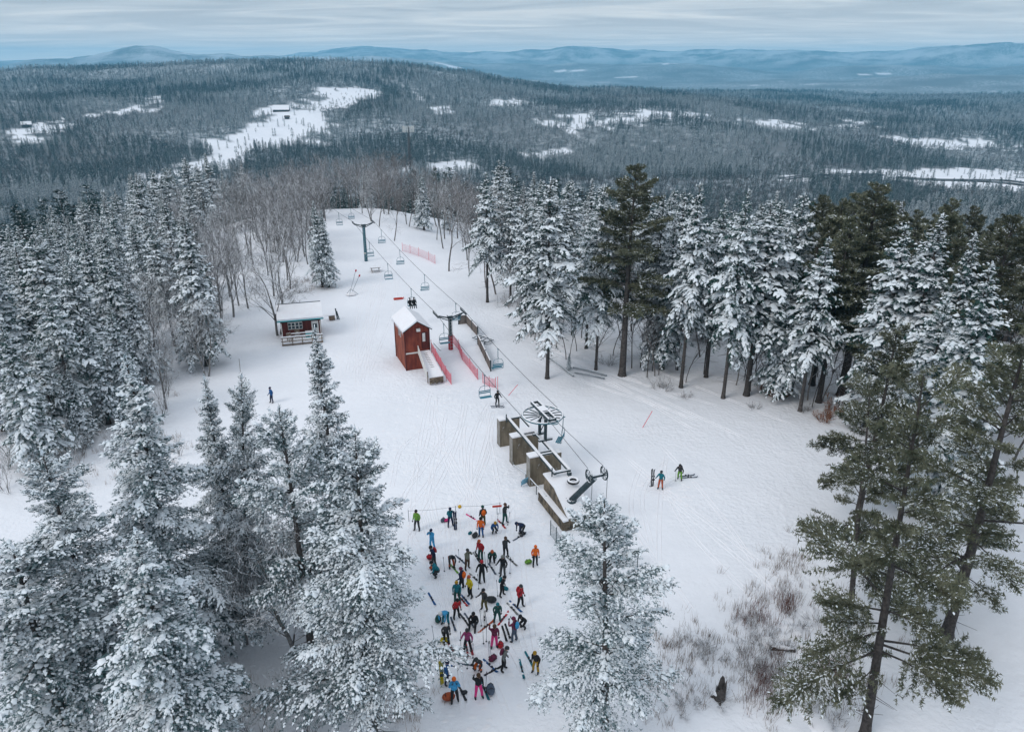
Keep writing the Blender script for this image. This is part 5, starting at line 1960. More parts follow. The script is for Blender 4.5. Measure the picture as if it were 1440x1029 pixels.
far_house(396, 157, 34, 17, 3.6, 'long low lodge with a wide snowy roof at the head of the far field', wall='far_wall')
far_house(404, 168, 9, 6, 3.5, 'small dark shed standing in the far field below the lodge', roofmat='far_wall', wall='far_wall')
far_house(38, 179, 16, 10, 5, 'lone house beside the small snowy clearing in the valley', wall='far_wall', rot=.5)
g = on_far(577, 238)
o = thing('antenna_tower', 'tall dark mast with a crown of pale antenna panels above the valley woods', 'tower', g)
ztop = above(577, 181, g.y)[1] - g.z
MB().tube((0, 0, -2), (0, 0, ztop + 2), 2.6, 1.6, n=10).build('mast', 'far_wall', o, smooth=True)
for k in range(12):
    a = k * 2 * math.pi / 12
    MB().tube((0, 0, ztop - 2), (math.cos(a) * 8.5, math.sin(a) * 8.5, ztop - 2), .35, n=5).build('arm', 'bare_steel', o)
    MB().box((math.cos(a) * 8.5, math.sin(a) * 8.5, ztop - 1), (1.9, 1.2, 9), a).build('antenna_panel', 'white_trim', o)
g = on_far(430, 108)
o = thing('radio_mast', 'thin dark mast on the crest of the far wooded ridge', 'tower', g)
MB().tube((0, 0, -2), (0, 0, 42), 1.2, .8, n=6).build('mast', 'far_wall', o)
for z in (30, 38):
    MB().box((0, 0, z), (4.5, .5, .5)).build('arm', 'far_wall', o)

# snow-lined road in the valley: two carriageways
mat('asphalt', (0.06, 0.065, 0.07), 0.9, color2=(0.16, 0.17, 0.18), vscale=.05)
for a, b in (((1105, 254), (1245, 247)), ((1260, 251), (1440, 262))):
    p, q = on_far(*a), on_far(*b)
    m = MB()
    dv = (q - p)
    dv.z = 0
    sd = Vector((-dv.y, dv.x, 0)).normalized() * 5.0
    n = 14
    for s in (0, 1):
        vs = []
        for i in range(n + 1):
            c = p.lerp(q, i / n) + sd * (3.2 * s)
            for e in (-1, 1):
                e2 = c + sd * e
                vs.append((e2.x, e2.y, max(tz(e2.x, e2.y), tz(c.x, c.y)) + .9))
        m.add(vs, [(2 * i, 2 * i + 2, 2 * i + 3, 2 * i + 1) for i in range(n)])
    tag(m.build('valley_road', 'asphalt'), kind='structure')

# ---------------------------------------------------------------- skiers
CLOTH = dict(black=(0.018, 0.02, 0.024), charcoal=(0.045, 0.05, 0.055), grey=(0.20, 0.21, 0.20), navy=(0.018, 0.03, 0.075), blue=(0.02, 0.10, 0.28), sky=(0.06, 0.34, 0.62), teal=(0.015, 0.17, 0.22),
             green=(0.02, 0.09, 0.08), lime=(0.16, 0.36, 0.05), olive=(0.10, 0.09, 0.03), khaki=(0.20, 0.21, 0.16), red=(0.45, 0.025, 0.035), burgundy=(0.16, 0.03, 0.07), orange=(0.78, 0.15, 0.02),
             yellow=(0.62, 0.50, 0.02), mustard=(0.42, 0.24, 0.02), magenta=(0.30, 0.05, 0.16), pink=(0.75, 0.05, 0.24), white=(0.7, 0.7, 0.7), slate=(0.09, 0.12, 0.17), rust=(0.45, 0.10, 0.04), brown=(0.09, 0.05, 0.03))
for k, c in CLOTH.items():
    mat('cloth_' + k, c, 0.85, color2=tuple(v * .72 for v in c), vscale=9, bump=0.3, bscale=30)
mat('skin', (0.52, 0.30, 0.22), 0.6)
mat('boot', (0.03, 0.03, 0.035), 0.6)
mat('goggle', (0.05, 0.04, 0.03), 0.15)


def rx(v, a):
    c, s = math.cos(a), math.sin(a)
    return Vector((v.x, v.y * c - v.z * s, v.y * s + v.z * c))


def skeleton(pose, rng):
    """Joints of a 1.75 m figure facing +Y."""
    J = {}
    lean = {'stand': .05, 'bend': 1.25, 'sit': .25, 'crouch': .75, 'ski': .35, 'reach': .1, 'photo': .05, 'poles': .1, 'ride': -.05, 'twist': .3}[pose]
    hip = {'sit': .28, 'crouch': .58, 'ski': .86, 'ride': .0, 'bend': .90}.get(pose, .95)
    J['pelvis'] = Vector((0, -.10 if pose in ('bend', 'crouch') else 0, hip))

    def T(x, y, z):
        return J['pelvis'] + rx(Vector((x, y, z)), -lean)
    J['belly'] = T(0, .01, .18)
    J['chest'] = T(0, .0, .38)
    J['neck'] = T(0, .0, .55)
    hl_ = lean * .45
    J['head'] = J['neck'] + rx(Vector((0, .03, .13)), -hl_)
    J['crown'] = J['neck'] + rx(Vector((0, .02, .25)), -hl_)
    for s, n in ((-1, 'l'), (1, 'r')):
        J['sh' + n] = T(s * .185, 0, .46)
        J['hp' + n] = J['pelvis'] + Vector((s * .095, 0, -.06))
        sx = s * (.13 + rng.uniform(-.01, .05))
        if pose == 'sit':
            J['kn' + n] = Vector((s * .17, .42, .45))
            J['an' + n] = Vector((s * .18, .62, .10))
        elif pose == 'ride':
            J['kn' + n] = Vector((s * .13, .44, .02))
            J['an' + n] = Vector((s * .13, .56, -.40))
        elif pose == 'crouch':
            J['kn' + n] = Vector((sx, .28, .42))
            J['an' + n] = Vector((sx, .02, .10))
        else:
            st = rng.uniform(-.10, .10) * s
            J['kn' + n] = Vector((sx * .95, .05 + st * .5 + (.10 if pose == 'ski' else 0), .50))
            J['an' + n] = Vector((sx * 1.15, st, .10))
        J['to' + n] = J['an' + n] + Vector((s * .03, .17, -.05))
        arm = pose
        if pose == 'reach' and n == 'l':
            arm = 'stand'
        if arm in ('stand', 'twist'):
            e, w = Vector((s * .07, -.04, -.27)), Vector((s * .05, .10 + rng.uniform(0, .12), -.48))
        elif arm == 'bend':
            e, w = None, None
        elif arm == 'photo':
            e, w = Vector((s * .10, .20, -.12)), Vector((-s * .06, .26, .14))
        elif arm == 'reach':
            e, w = Vector((s * .14, .08, .20)), Vector((s * .12, .14, .46))
        elif arm in ('poles', 'ski'):
            e, w = Vector((s * .13, .05, -.24)), Vector((s * .16, .28, -.26))
        else:
            e, w = Vector((s * .10, .10, -.24)), Vector((s * .02, .30, -.34))
        if e is None:
            J['el' + n] = J['sh' + n] + Vector((s * .05, .05, -.27))
            J['wr' + n] = J['sh' + n] + Vector((s * .00, .08, -.50))
        else:
            k = -lean * .6 if pose in ('crouch', 'ski', 'sit') else -lean
            J['el' + n] = J['sh' + n] + rx(e, k)
            J['wr' + n] = J['sh' + n] + rx(w, k)
    return J


BONES = [('pelvis', 'belly', 'j'), ('belly', 'chest', 'j'), ('chest', 'neck', 'j'), ('neck', 'head', 's'), ('head', 'crown', 's')]
for n in 'lr':
    BONES += [('chest', 'sh' + n, 'j'), ('sh' + n, 'el' + n, 'j'), ('el' + n, 'wr' + n, 'j'), ('pelvis', 'hp' + n, 't'), ('hp' + n, 'kn' + n, 't'), ('kn' + n, 'an' + n, 't'), ('an' + n, 'to' + n, 'b')]
RADII = dict(pelvis=(.165, .135), belly=(.165, .125), chest=(.185, .13), neck=(.062, .062), head=(.088, .098), crown=(.062, .07))
for n in 'lr':
    RADII.update({'sh' + n: (.085, .085), 'el' + n: (.062, .062), 'wr' + n: (.046, .046), 'hp' + n: (.105, .115), 'kn' + n: (.082, .082), 'an' + n: (.072, .072), 'to' + n: (.055, .045)})


def body_mesh(J, jm, tm):
    names = list(J)
    idx = {n: i for i, n in enumerate(names)}
    me = bpy.data.meshes.new('skeleton')
    me.from_pydata([tuple(J[n]) for n in names], [(idx[a], idx[b]) for a, b, _ in BONES], [])
    o = bpy.data.objects.new('skeleton', me)
    COL.objects.link(o)
    md = o.modifiers.new('skin', 'SKIN')
    md.use_smooth_shade = True
    if not me.skin_vertices:
        with bpy.context.temp_override(object=o):
            pass
    sk = me.skin_vertices[0].data
    for n in names:
        sk[idx[n]].radius = RADII[n]
        sk[idx[n]].use_root = (n == 'pelvis')
    sd = o.modifiers.new('sub', 'SUBSURF')
    sd.levels = sd.render_levels = 1
    dg = bpy.context.evaluated_depsgraph_get()
    out = bpy.data.meshes.new_from_object(o.evaluated_get(dg))
    bpy.data.objects.remove(o)
    bpy.data.meshes.remove(me)
    out.materials.clear()
    for m in ('cloth_' + jm, 'cloth_' + tm, 'boot', 'skin'):
        out.materials.append(MATS[m])
    sl = {'j': 0, 't': 1, 'b': 2, 's': 3}
    P = np.array([p.center[:] for p in out.polygons])
    best = np.full(len(P), 1e9)
    mi = np.zeros(len(P), int)
    for a, b, k in BONES:
        A, Bv = np.array(J[a]), np.array(J[b])
        ab = Bv - A
        t = np.clip(((P - A) @ ab) / max(ab @ ab, 1e-9), 0, 1)
        d = np.linalg.norm(P - A - t[:, None] * ab, axis=1) - .35 * RADII[a][0]
        m = d < best
        best[m] = d[m]
        mi[m] = sl[k]
        if k == 'b' or (k == 't' and b.startswith('an')):
            mi[m & (t > .80) & (k == 't')] = 2
    out.polygons.foreach_set('material_index', mi.astype(np.int32))
    return out


def glove_mesh():
    m = MB()
    m.ball((0, 0, -.045), .042, 8, 6, sc=(1, .62, 1.15))
    for k in range(4):
        x = -.03 + k * .02
        L = (.055, .066, .062, .048)[k]
        m.path([(x, .0, -.075), (x * 1.1, .012, -.075 - L * .55), (x * 1.1, .036, -.075 - L * .9)], [.0125, .012, .010], 6)
    m.path([(.035, .01, -.03), (.058, .03, -.05), (.055, .048, -.075)], [.014, .013, .011], 6)
    return m


GLOVES = glove_mesh()


def face_parts(root, J, hat, hair, goggles):
    h, c = J['head'], J['crown']
    up_ = (c - h).normalized()
    M = Matrix.Rotation(-math.atan2(up_.y, up_.z), 3, 'X')
    ctr = (h + c) / 2
    hm_ = MB().ball((0, 0, 0), .128, 14, 7, sc=(.93, 1.06, 1.05), zmin=-.12)
    nm = 'helmet' if hat in ('h',) else 'beanie'
    f = MB()
    f.v = [tuple(M @ Vector(v) + ctr - UZ * .005) for v in hm_.v]
    f.f, f.m = hm_.f, hm_.m
    f.build(hat[0], 'cloth_' + hat[1], root, smooth=True)
    b = M @ Vector((0, .100, -.055)) + ctr
    MB().ball(tuple(b), .05, 8, 6, sc=(1.45, .55, .75)).build('goggles', 'goggle', root, smooth=True)
    b = M @ Vector((0, .112, -.105)) + ctr
    MB().ball(tuple(b), .018, 6, 4, sc=(.9, 1.1, 1.2)).build('nose', 'skin', root, smooth=True)
    for s in (-1, 1):
        b = M @ Vector((s * .092, .01, -.09)) + ctr
        MB().ball(tuple(b), .026, 6, 4, sc=(.5, .8, 1.2)).build('ear', 'skin', root, smooth=True)
    b = M @ Vector((0, .098, -.145)) + ctr
    MB().ball(tuple(b), .022, 6, 4, sc=(1.4, .4, .35)).build('mouth', 'cloth_burgundy', root, smooth=True)
    if hair:
        b = M @ Vector((0, -.06, -.11)) + ctr
        MB().ball(tuple(b), .085, 8, 6, sc=(1.1, .6, 1.3)).build('hair', 'cloth_' + hair, root, smooth=True)


def backpack(parent, J, col):
    a, b = J['belly'], J['chest']
    up_ = (J['neck'] - J['pelvis']).normalized()
    back = Vector((0, -up_.z, up_.y))
    M = Matrix((Vector((1, 0, 0)), -back, up_)).transposed()
    c = (a + b) / 2 + back * .20 + up_ * .06
    m = MB()
    m.ball((0, 0, 0), .25, 10, 8, sc=(.68, .45, 1.0))
    m.v = [tuple(M @ Vector(v) + c) for v in m.v]
    pk = m.build('backpack', 'cloth_' + col, parent, smooth=True)
    for s in (-1, 1):
        q = [c + up_ * .16 + Vector((s * .10, 0, 0)), J['neck'] + Vector((s * .11, 0, -.02)) + back * .02, J['chest'] - back * .145 + Vector((s * .12, 0, 0)), J['belly'] - back * .05 + Vector((s * .165, 0, 0))]
        MB().path(q, .018, 5).build('strap', 'boot', pk)


def person(px, py, pose, yaw, jacket, trousers, hat, label, pack=None, hair=None, h=1.75, seed=0, loc=None, group='skiers on the summit'):
    rng = random.Random(seed + int(px * 7 + py))
    J = skeleton(pose, rng)
    p = loc if loc is not None else on_ground(px, py)
    o = thing('person', label, 'person', p, R(yaw), group)
    o.scale = (h / 1.75,) * 3
    body = link('body', body_mesh(J, jacket, trousers), o)
    face_parts(o, J, hat, hair, True)
    for n, s in (('l', -1), ('r', 1)):
        d = (J['wr' + n] - J['el' + n]).normalized()
        q = (-d).to_track_quat('Z', 'Y').to_matrix()
        if s < 0:
            q = q @ Matrix.Diagonal((-1, 1, 1))
        g = MB()
        g.v = [tuple(q @ Vector(v) + J['wr' + n]) for v in GLOVES.v]
        g.f, g.m = GLOVES.f, GLOVES.m
        g.build('glove', 'boot', o, smooth=True)
    if pack:
        backpack(o, J, pack)
    return o


HB, HM = 'beanie', 'helmet'
PEOPLE = [
    (633.5, 740, 'photo', 200, 'teal', 'navy', (HB, 'navy'), 'person in teal jacket and navy trousers by the planted skis, arms raised', None, None),
    (679.5, 740, 'stand', 20, 'charcoal', 'olive', (HB, 'green'), 'person in dark jacket and olive trousers with an orange pack', 'orange', None),
    (676.5, 755, 'stand', 170, 'orange', 'blue', (HB, 'black'), 'person in bright orange jacket and blue trousers', None, None),
    (694.5, 749, 'crouch', 200, 'blue', 'charcoal', (HM, 'mustard'), 'crouching person in blue jacket with a yellow helmet', None, None),
    (709.5, 736, 'photo', 240, 'charcoal', 'green', (HB, 'brown'), 'person in dark jacket with raised arms beside the red board', None, None),
    (735, 752, 'bend', 120, 'navy', 'charcoal', (HB, 'navy'), 'person in navy bending low over snow equipment, apart from the others', None, None),
    (752.5, 795, 'stand', 190, 'orange', 'black', (HB, 'orange'), 'person in orange hooded jacket and black trousers beside a green bag', None, None),
    (676.5, 787, 'twist', 150, 'red', 'green', (HB, 'rust'), 'person in red jacket and dark green trousers behind the ski pair', None, None),
    (692.5, 790, 'crouch', 180, 'green', 'black', (HM, 'rust'), 'stooping person in dark green jacket with a red helmet', None, None),
    (710.5, 783, 'photo', 210, 'charcoal', 'black', (HB, 'brown'), 'person in charcoal clothes with hands at the head, standing apart', None, 'brown'),
    (608, 771, 'photo', 150, 'sky', 'sky', (HB, 'navy'), 'person in light blue suit taking a photo beside the wide conifer', None, None),
    (611, 796, 'twist', 120, 'navy', 'charcoal', (HB, 'black'), 'person in navy with a red pack next to the wide conifer', 'red', None),
    (634.5, 797, 'bend', 200, 'charcoal', 'rust', (HB, 'black'), 'person bending over the lime green ski', None, None),
    (657.5, 800, 'photo', 220, 'khaki', 'brown', (HB, 'charcoal'), 'person in pale khaki jacket shading the eyes', None, None),
    (678, 818, 'poles', 180, 'black', 'black', (HM, 'red'), 'person in black with a red helmet and a pole on either side', None, None),
    (707.5, 810, 'poles', 160, 'black', 'charcoal', (HB, 'grey'), 'person in black with arms held wide behind the bag carrier', None, None),
    (705.5, 838, 'twist', 250, 'black', 'black', (HB, 'black'), 'person in black carrying a dark teal pack', 'teal', None),
    (650, 830, 'stand', 60, 'navy', 'black', (HB, 'burgundy'), 'person in navy jacket with a bright orange pack', 'orange', None),
    (661, 840, 'stand', 130, 'yellow', 'black', (HB, 'rust'), 'person in bright yellow jacket', None, None),
    (643, 847, 'stand', 180, 'teal', 'green', (HB, 'mustard'), 'person in teal jacket with a mustard hat behind the red jacket', None, None),
    (642, 869, 'twist', 210, 'red', 'black', (HB, 'black'), 'person in red jacket and black trousers beside the bent blue one', None, None),
    (627.5, 877, 'bend', 150, 'sky', 'teal', (HB, 'white'), 'person in bright blue jacket bending forward', None, None),
    (681.5, 858, 'poles', 140, 'charcoal', 'olive', (HB, 'black'), 'person in dark top and olive trousers holding gear beside the round bag', None, None),
    (699.5, 875, 'twist', 190, 'green', 'green', (HB, 'teal'), 'person all in dark green between the red skis', None, None),
    (667, 878, 'sit', 170, 'black', 'black', (HB, 'black'), 'person in black sitting on the snow', None, None),
    (731.5, 853, 'stand', 230, 'red', 'black', (HB, 'charcoal'), 'person in red jacket with a red pack beside the frosted conifer', 'red', None),
    (736.5, 882, 'crouch', 140, 'black', 'charcoal', (HB, 'black'), 'person in black stooping under the frosted conifer boughs', None, None),
    (723.5, 902, 'photo', 60, 'burgundy', 'slate', (HB, 'burgundy'), 'person in burgundy jacket with a turquoise pack', 'sky', None),
    (695.5, 910, 'reach', 190, 'burgundy', 'pink', (HB, 'brown'), 'person in dark jacket and hot pink trousers raising an arm by the black skis', None, 'brown'),
    (658, 915, 'poles', 170, 'magenta', 'black', (HM, 'charcoal'), 'person in magenta jacket on red skis', None, None),
    (627.5, 904, 'twist', 200, 'charcoal', 'black', (HB, 'white'), 'person in charcoal and black with a yellow bag at the feet', None, None),
    (708, 942, 'twist', 260, 'grey', 'black', (HB, 'charcoal'), 'person in grey jacket with a dark red pack', 'burgundy', None),
    (673.5, 942, 'crouch', 160, 'charcoal', 'orange', (HB, 'charcoal'), 'crouching person in dark hood and orange trousers', None, None),
    (628, 961, 'poles', 250, 'blue', 'navy', (HB, 'navy'), 'person in blue jacket and navy trousers next to the yellow skis', None, None),
    (639.5, 987, 'photo', 190, 'sky', 'black', (HB, 'orange'), 'person in light blue jacket with an orange hat, hands behind the head', None, None),
    (673, 980, 'reach', 200, 'black', 'pink', (HB, 'brown'), 'person in black jacket and deep pink trousers raising an arm beside the grey bag', None, 'brown'),
    (754, 945, 'twist', 150, 'black', 'mustard', (HB, 'mustard'), 'person in black jacket and mustard trousers under the frosted conifer', None, None),
    (615, 811, 'crouch', 90, 'teal', 'charcoal', (HB, 'black'), 'person in teal kneeling at the boughs of the wide conifer', None, None),
    (587, 745, 'stand', 160, 'lime', 'charcoal', (HB, 'black'), 'person in lime jacket half hidden by the wide conifer', None, None),
    (928.5, 687, 'poles', 150, 'teal', 'rust', (HB, 'charcoal'), 'person in teal jacket and rust trousers holding skis on the empty slope', None, None),
    (955.5, 674, 'ski', 150, 'charcoal', 'lime', (HB, 'charcoal'), 'person in dark jacket and lime green trousers on the empty slope', 'slate', None),
    (699, 569, 'ski', 200, 'black', 'black', (HB, 'black'), 'lone skier in black below the lift line', None, None),
    (383, 566, 'stand', 140, 'blue', 'navy', (HB, 'navy'), 'lone person in dark blue standing on the open snow below the cabin', None, None),
]
for i, (px, py, pose, yaw, jk, tr, hat, lab, pk, hair) in enumerate(PEOPLE):
    person(px, py, pose, yaw, jk, tr, hat, lab, pk, hair, h=1.66 + .16 * ((i * 37 % 10) / 10), seed=i)
if RIDER is not None:
    rm = Matrix.Rotation(RIDER.rotation_euler.z, 3, 'Z')
    for s in (-1, 1):
        lp = RIDER.location + rm @ Vector((s * .27, .16, -2.05))
        o = person(0, 0, 'ride', math.degrees(RIDER.rotation_euler.z), 'black', 'black', (HB, 'black'), 'rider in black sitting on the lift chair, ' + ('with bare poles' if s < 0 else 'one ski hanging'), loc=lp, seed=s + 5, group='riders on the lift chair')
        o['label'] = 'dark-clad rider sitting on the chair above the red hut'


# ---------------------------------------------------------------- skis, poles and bags
def ski_mesh():
    m = MB()
    pr = [(-.85, .035, .03), (-.80, .045, .006), (-.4, .044, .004), (0, .036, .012), (.4, .046, .004), (.72, .055, .01), (.82, .040, .06), (.87, .012, .10)]
    vs, fs = [], []
    for y, w, z in pr:
        vs += [(-w, y, z), (w, y, z), (w, y, z + .018), (-w, y, z + .018)]
    for i in range(len(pr) - 1):
        for k in range(4):
            fs.append((i * 4 + k, i * 4 + (k + 1) % 4, i * 4 + 4 + (k + 1) % 4, i * 4 + 4 + k))
    fs += [(3, 2, 1, 0), tuple(range(len(vs) - 4, len(vs)))]
    m.add(vs, fs)
    return m


SKI = ski_mesh()
SKI_ME = {}


def ski(p, yaw, col, label, pitch=0.0, roll=0.0, L=1.0, group='skis in the crowd'):
    o = thing('ski', label, 'ski', p, 0, group)
    o.rotation_euler = (pitch, roll, yaw)
    o.scale = (1.35, L, 1.3)
    if col not in SKI_ME:
        b = SKI.build('board', 'cloth_' + col, o)
        SKI_ME[col] = b.data
        q = MB().box((0, .16, .055), (.07, .12, .06)).box((0, -.14, .06), (.07, .13, .07)).build('binding', 'boot', o)
        SKI_ME['bind'] = q.data
    else:
        link('board', SKI_ME[col], o)
        link('binding', SKI_ME['bind'], o)
    return o


SKIS = [((672, 890), (695, 872), 'rust', 'bright red ski'), ((702, 877), (713, 863), 'red', 'red ski'), ((647.5, 835), (660, 850), 'blue', 'blue ski'), ((645, 838), (657, 852), 'red', 'red ski'),
        ((665.5, 777), (675.5, 792), 'charcoal', 'dark ski'), ((668, 776), (678, 791), 'charcoal', 'dark ski'), ((643, 783), (653.5, 792), 'slate', 'purple-grey ski'), ((660, 806), (677, 822), 'grey', 'grey ski'),
        ((706, 880), (713, 903), 'black', 'black ski'), ((710.5, 878), (717.5, 898), 'black', 'black ski'), ((730.5, 927), (737.5, 956), 'teal', 'teal ski'), ((686, 947), (703, 938), 'black', 'black ski'),
        ((682, 929), (698, 944), 'blue', 'blue ski'), ((652, 934), (668, 936), 'slate', 'blue-grey ski'), ((675.5, 957), (688.5, 986), 'teal', 'teal ski'), ((645, 964), (655, 984), 'charcoal', 'dark ski'),
        ((719, 847), (732, 859), 'blue', 'blue ski'), ((714, 849), (728, 864), 'grey', 'grey ski'), ((701, 732), (710, 742), 'red', 'red ski'), ((605, 838), (610, 847), 'blue', 'blue ski'),
        ((649, 866), (658, 878), 'charcoal', 'dark ski'), ((653, 862), (668, 884), 'slate', 'blue-grey ski'), ((659, 725), (669, 731), 'pink', 'pink ski'), ((655, 905), (658, 920), 'red', 'red ski'), ((661, 904), (664, 917), 'red', 'red ski'),
        ((633, 793), (644, 806), 'lime', 'lime ski'), ((628, 900), (636, 914), 'red', 'red ski'), ((634, 868), (641, 888), 'slate', 'blue-grey ski'), ((715, 785), (724, 793), 'grey', 'grey ski'), ((681, 861), (681.5, 880), 'white', 'white ski'),
        ((689, 795), (696, 806), 'slate', 'blue-grey ski'), ((741, 921), (748, 934), 'teal', 'teal ski'), ((727, 757), (734, 753), 'slate', 'blue-grey ski'), ((957, 670), (975, 668), 'slate', 'blue-grey ski'), ((958, 672), (981, 671), 'slate', 'blue-grey ski'),
        ((690, 571), (708, 571), 'slate', 'blue-grey ski'), ((691, 573), (709, 573), 'slate', 'blue-grey ski')]
for a, b, col, nm in SKIS:
    p, q = on_ground(*a), on_ground(*b)
    d = q - p
    far_ = 'on the empty slope' if a[0] > 900 else 'under the lone skier' if a[1] < 600 else 'lying in the snow among the skiers'
    ski((p + q) / 2 + UZ * .005, math.atan2(-d.x, d.y), col, nm + ' ' + far_, L=min(1.1, max(.8, d.length / 1.75)), group='skis ' + far_)
for px, py, col, nm, n in ((639, 744, 'navy', 'navy ski planted upright beside the teal jacket', 2), (620, 960, 'yellow', 'yellow ski planted upright beside the blue jacket', 2), (915.5, 683, 'charcoal', 'dark ski held upright on the empty slope', 2)):
    for k in range(n):
        g = on_ground(px + k * 2.4, py)
        ski(g + UZ * .78, R(20) + k * .3, col, nm, pitch=R(84) + k * .08, group='skis planted upright')
POLES = [(641, 745), (699, 739), (714, 738), (683, 796), (686, 797), (625, 803), (700, 838), (702, 806), (717, 806), (673, 828), (648, 911), (684, 902), (680, 905), (657, 940), (665, 925), (691, 927), (688, 924), (683, 967), (611, 902), (677, 880), (685, 880),
         (914, 684), (950, 676), (646, 790)]
PM = None
for i, (px, py) in enumerate(POLES):
    g = on_ground(px, py)
    rr_ = random.Random(i)
    o = thing('ski_pole', 'thin ski pole stuck in the snow ' + ('on the empty slope' if px > 900 else 'among the skiers'), 'ski pole', g, 0, 'ski poles')
    o.rotation_euler = (rr_.uniform(-.12, .12), rr_.uniform(-.12, .12), rr_.uniform(0, 6))
    if PM is None:
        PM = [MB().tube((0, 0, -.08), (0, 0, 1.12), .013, n=6).build('shaft', 'cloth_slate', o).data, MB().tube((0, 0, 1.08), (0, 0, 1.24), .022, n=7).build('grip', 'boot', o).data,
              MB().tube((0, 0, .03), (0, 0, .05), .055, n=8).build('basket', 'boot', o).data]
    else:
        for nm, me in zip(('shaft', 'grip', 'basket'), PM):
            link(nm, me, o)
BAGS = [(628.5, 733, 'pink', 'pink backpack lying beside the teal jacket', .8), (623, 733, 'slate', 'dark round bag lying beside the pink backpack', .9), (668, 755, 'charcoal', 'dark bag lying beside the orange jacket', 1.1), (661, 751, 'teal', 'small teal bag beside the dark bag', .7),
        (743, 792, 'lime', 'green bag beside the orange hooded person', 1.0), (691, 846, 'charcoal', 'long dark bag beside the olive trousers', 1.3), (616, 873, 'green', 'green bag beside the bending blue person', 1.1), (625, 902, 'yellow', 'yellow bag between black-trousered legs', 1.0),
        (693, 928, 'burgundy', 'dark red bag in front of the grey jacket', 1.1), (631, 983, 'rust', 'red-orange pack standing beside the light blue jacket', 1.35), (690, 973, 'slate', 'long grey bag beside the deep pink trousers', 1.4), (711, 829, 'teal', 'small dark teal bag near the black-clad carrier', .8),
        (606, 786, 'red', 'bright red bag next to the wide conifer', 1.2), (608, 800, 'rust', 'rust bag at the foot of the wide conifer', .8), (704, 909, 'red', 'red pack beside the hot pink trousers', 1.0), (735, 751, 'black', 'black kit bag under the bending navy person', .8), (653, 975, 'charcoal', 'small dark bag between the two photo takers', .7)]
for px, py, col, lab, s in BAGS:
    g = on_ground(px, py)
    o = thing('bag', lab, 'bag', g, random.uniform(0, 6.28), 'bags lying in the snow')
    o.scale = (s, s, s)
    MB().ball((0, 0, .16), .24, 12, 8, sc=(1.15, .72, .72)).build('pouch', 'cloth_' + col, o, smooth=True)
    for k in (-1, 1):
        MB().path([(k * .12, -.1, .28), (k * .13, .02, .37), (k * .12, .12, .27)], .016, 5).build('strap', 'boot', o)
    MB().box((0, -.17, .16), (.3, .03, .03)).build('zip', 'boot', o)

# ---------------------------------------------------------------- brush slope: dry grass, twigs, stumps, logs, stones
def grass_patch(name, label, pxs, n, mt, seed, hgt=(.25, .75), spread=3.2):
    rng = np.random.default_rng(seed)
    P, Q, Wd_ = [], [], []
    for i in range(n):
        c = pxs[int(rng.integers(len(pxs)))]
        px, py = c[0] + rng.normal(0, c[2]), c[1] + rng.normal(0, c[3])
        g = at_z(px, py, 0)
        for k in range(int(rng.integers(5, 16))):
            x, y = g.x + rng.normal(0, .16), g.y + rng.normal(0, .16)
            h = rng.uniform(*hgt)
            P.append((x, y, -.05))
            Q.append((x + rng.normal(0, .22) * h, y + rng.normal(0, .22) * h, h))
            Wd_.append(rng.uniform(.005, .011))
    P, Q, Wd_ = np.array(P), np.array(Q), np.array(Wd_)
    z = terrain(P[:, 0], P[:, 1])
    P[:, 2] += z
    Q[:, 2] += z
    v, f = tube_np(P, Q, Wd_, Wd_ * .4, 3)
    tag(link(name, np_mesh(name, v, f, [mt])), label, 'grass', kind='stuff')


grass_patch('dry_grass', 'straw-brown dry grass poking through the snow of the brush slope', [(1080, 860, 50, 45), (1150, 930, 60, 45), (1000, 960, 60, 30), (1190, 980, 40, 30), (1060, 950, 30, 30), (960, 905, 30, 20), (1100, 810, 30, 18), (940, 960, 30, 25)], 330, 'dry_grass', 1)
grass_patch('red_grass', 'reddish dry grass in the middle of the brush slope', [(1065, 865, 14, 12), (1105, 855, 10, 8), (1085, 935, 22, 22), (1180, 945, 12, 10), (1075, 960, 14, 20)], 150, 'dry_red_grass', 2, hgt=(.3, .95))
grass_patch('bank_grass', 'thin brown grass on the bank under the frosted trees', [(210, 620, 50, 25), (120, 650, 50, 30), (390, 990, 40, 25), (430, 400, 18, 8), (560, 1000, 25, 20)], 150, 'dry_grass', 3)
rngs = random.Random(77)
for px, py, h in ((1075, 905, 1.5), (1050, 925, 1.3), (1085, 935, 1.6), (1100, 905, 1.2), (1065, 880, 1.0), (985, 910, 1.3), (965, 905, 1.1), (1000, 925, 1.2), (1060, 950, 1.4), (1095, 960, 1.2), (970, 985, 1.1), (950, 1000, 1.0), (1010, 985, 1.0), (1120, 880, 1.1),
                  (1150, 985, 1.2), (1170, 1010, 1.0), (1185, 930, .9), (1040, 870, .9), (1110, 835, .8), (1145, 870, .9)):
    g = on_ground(px, py)
    plant_tree('shrub_b', g.x, g.y, h * .75, 'low brown bramble bush half buried on the brush slope', 'bramble bushes on the brush slope', name='bramble_bush', cat='shrub', widen=1.5)
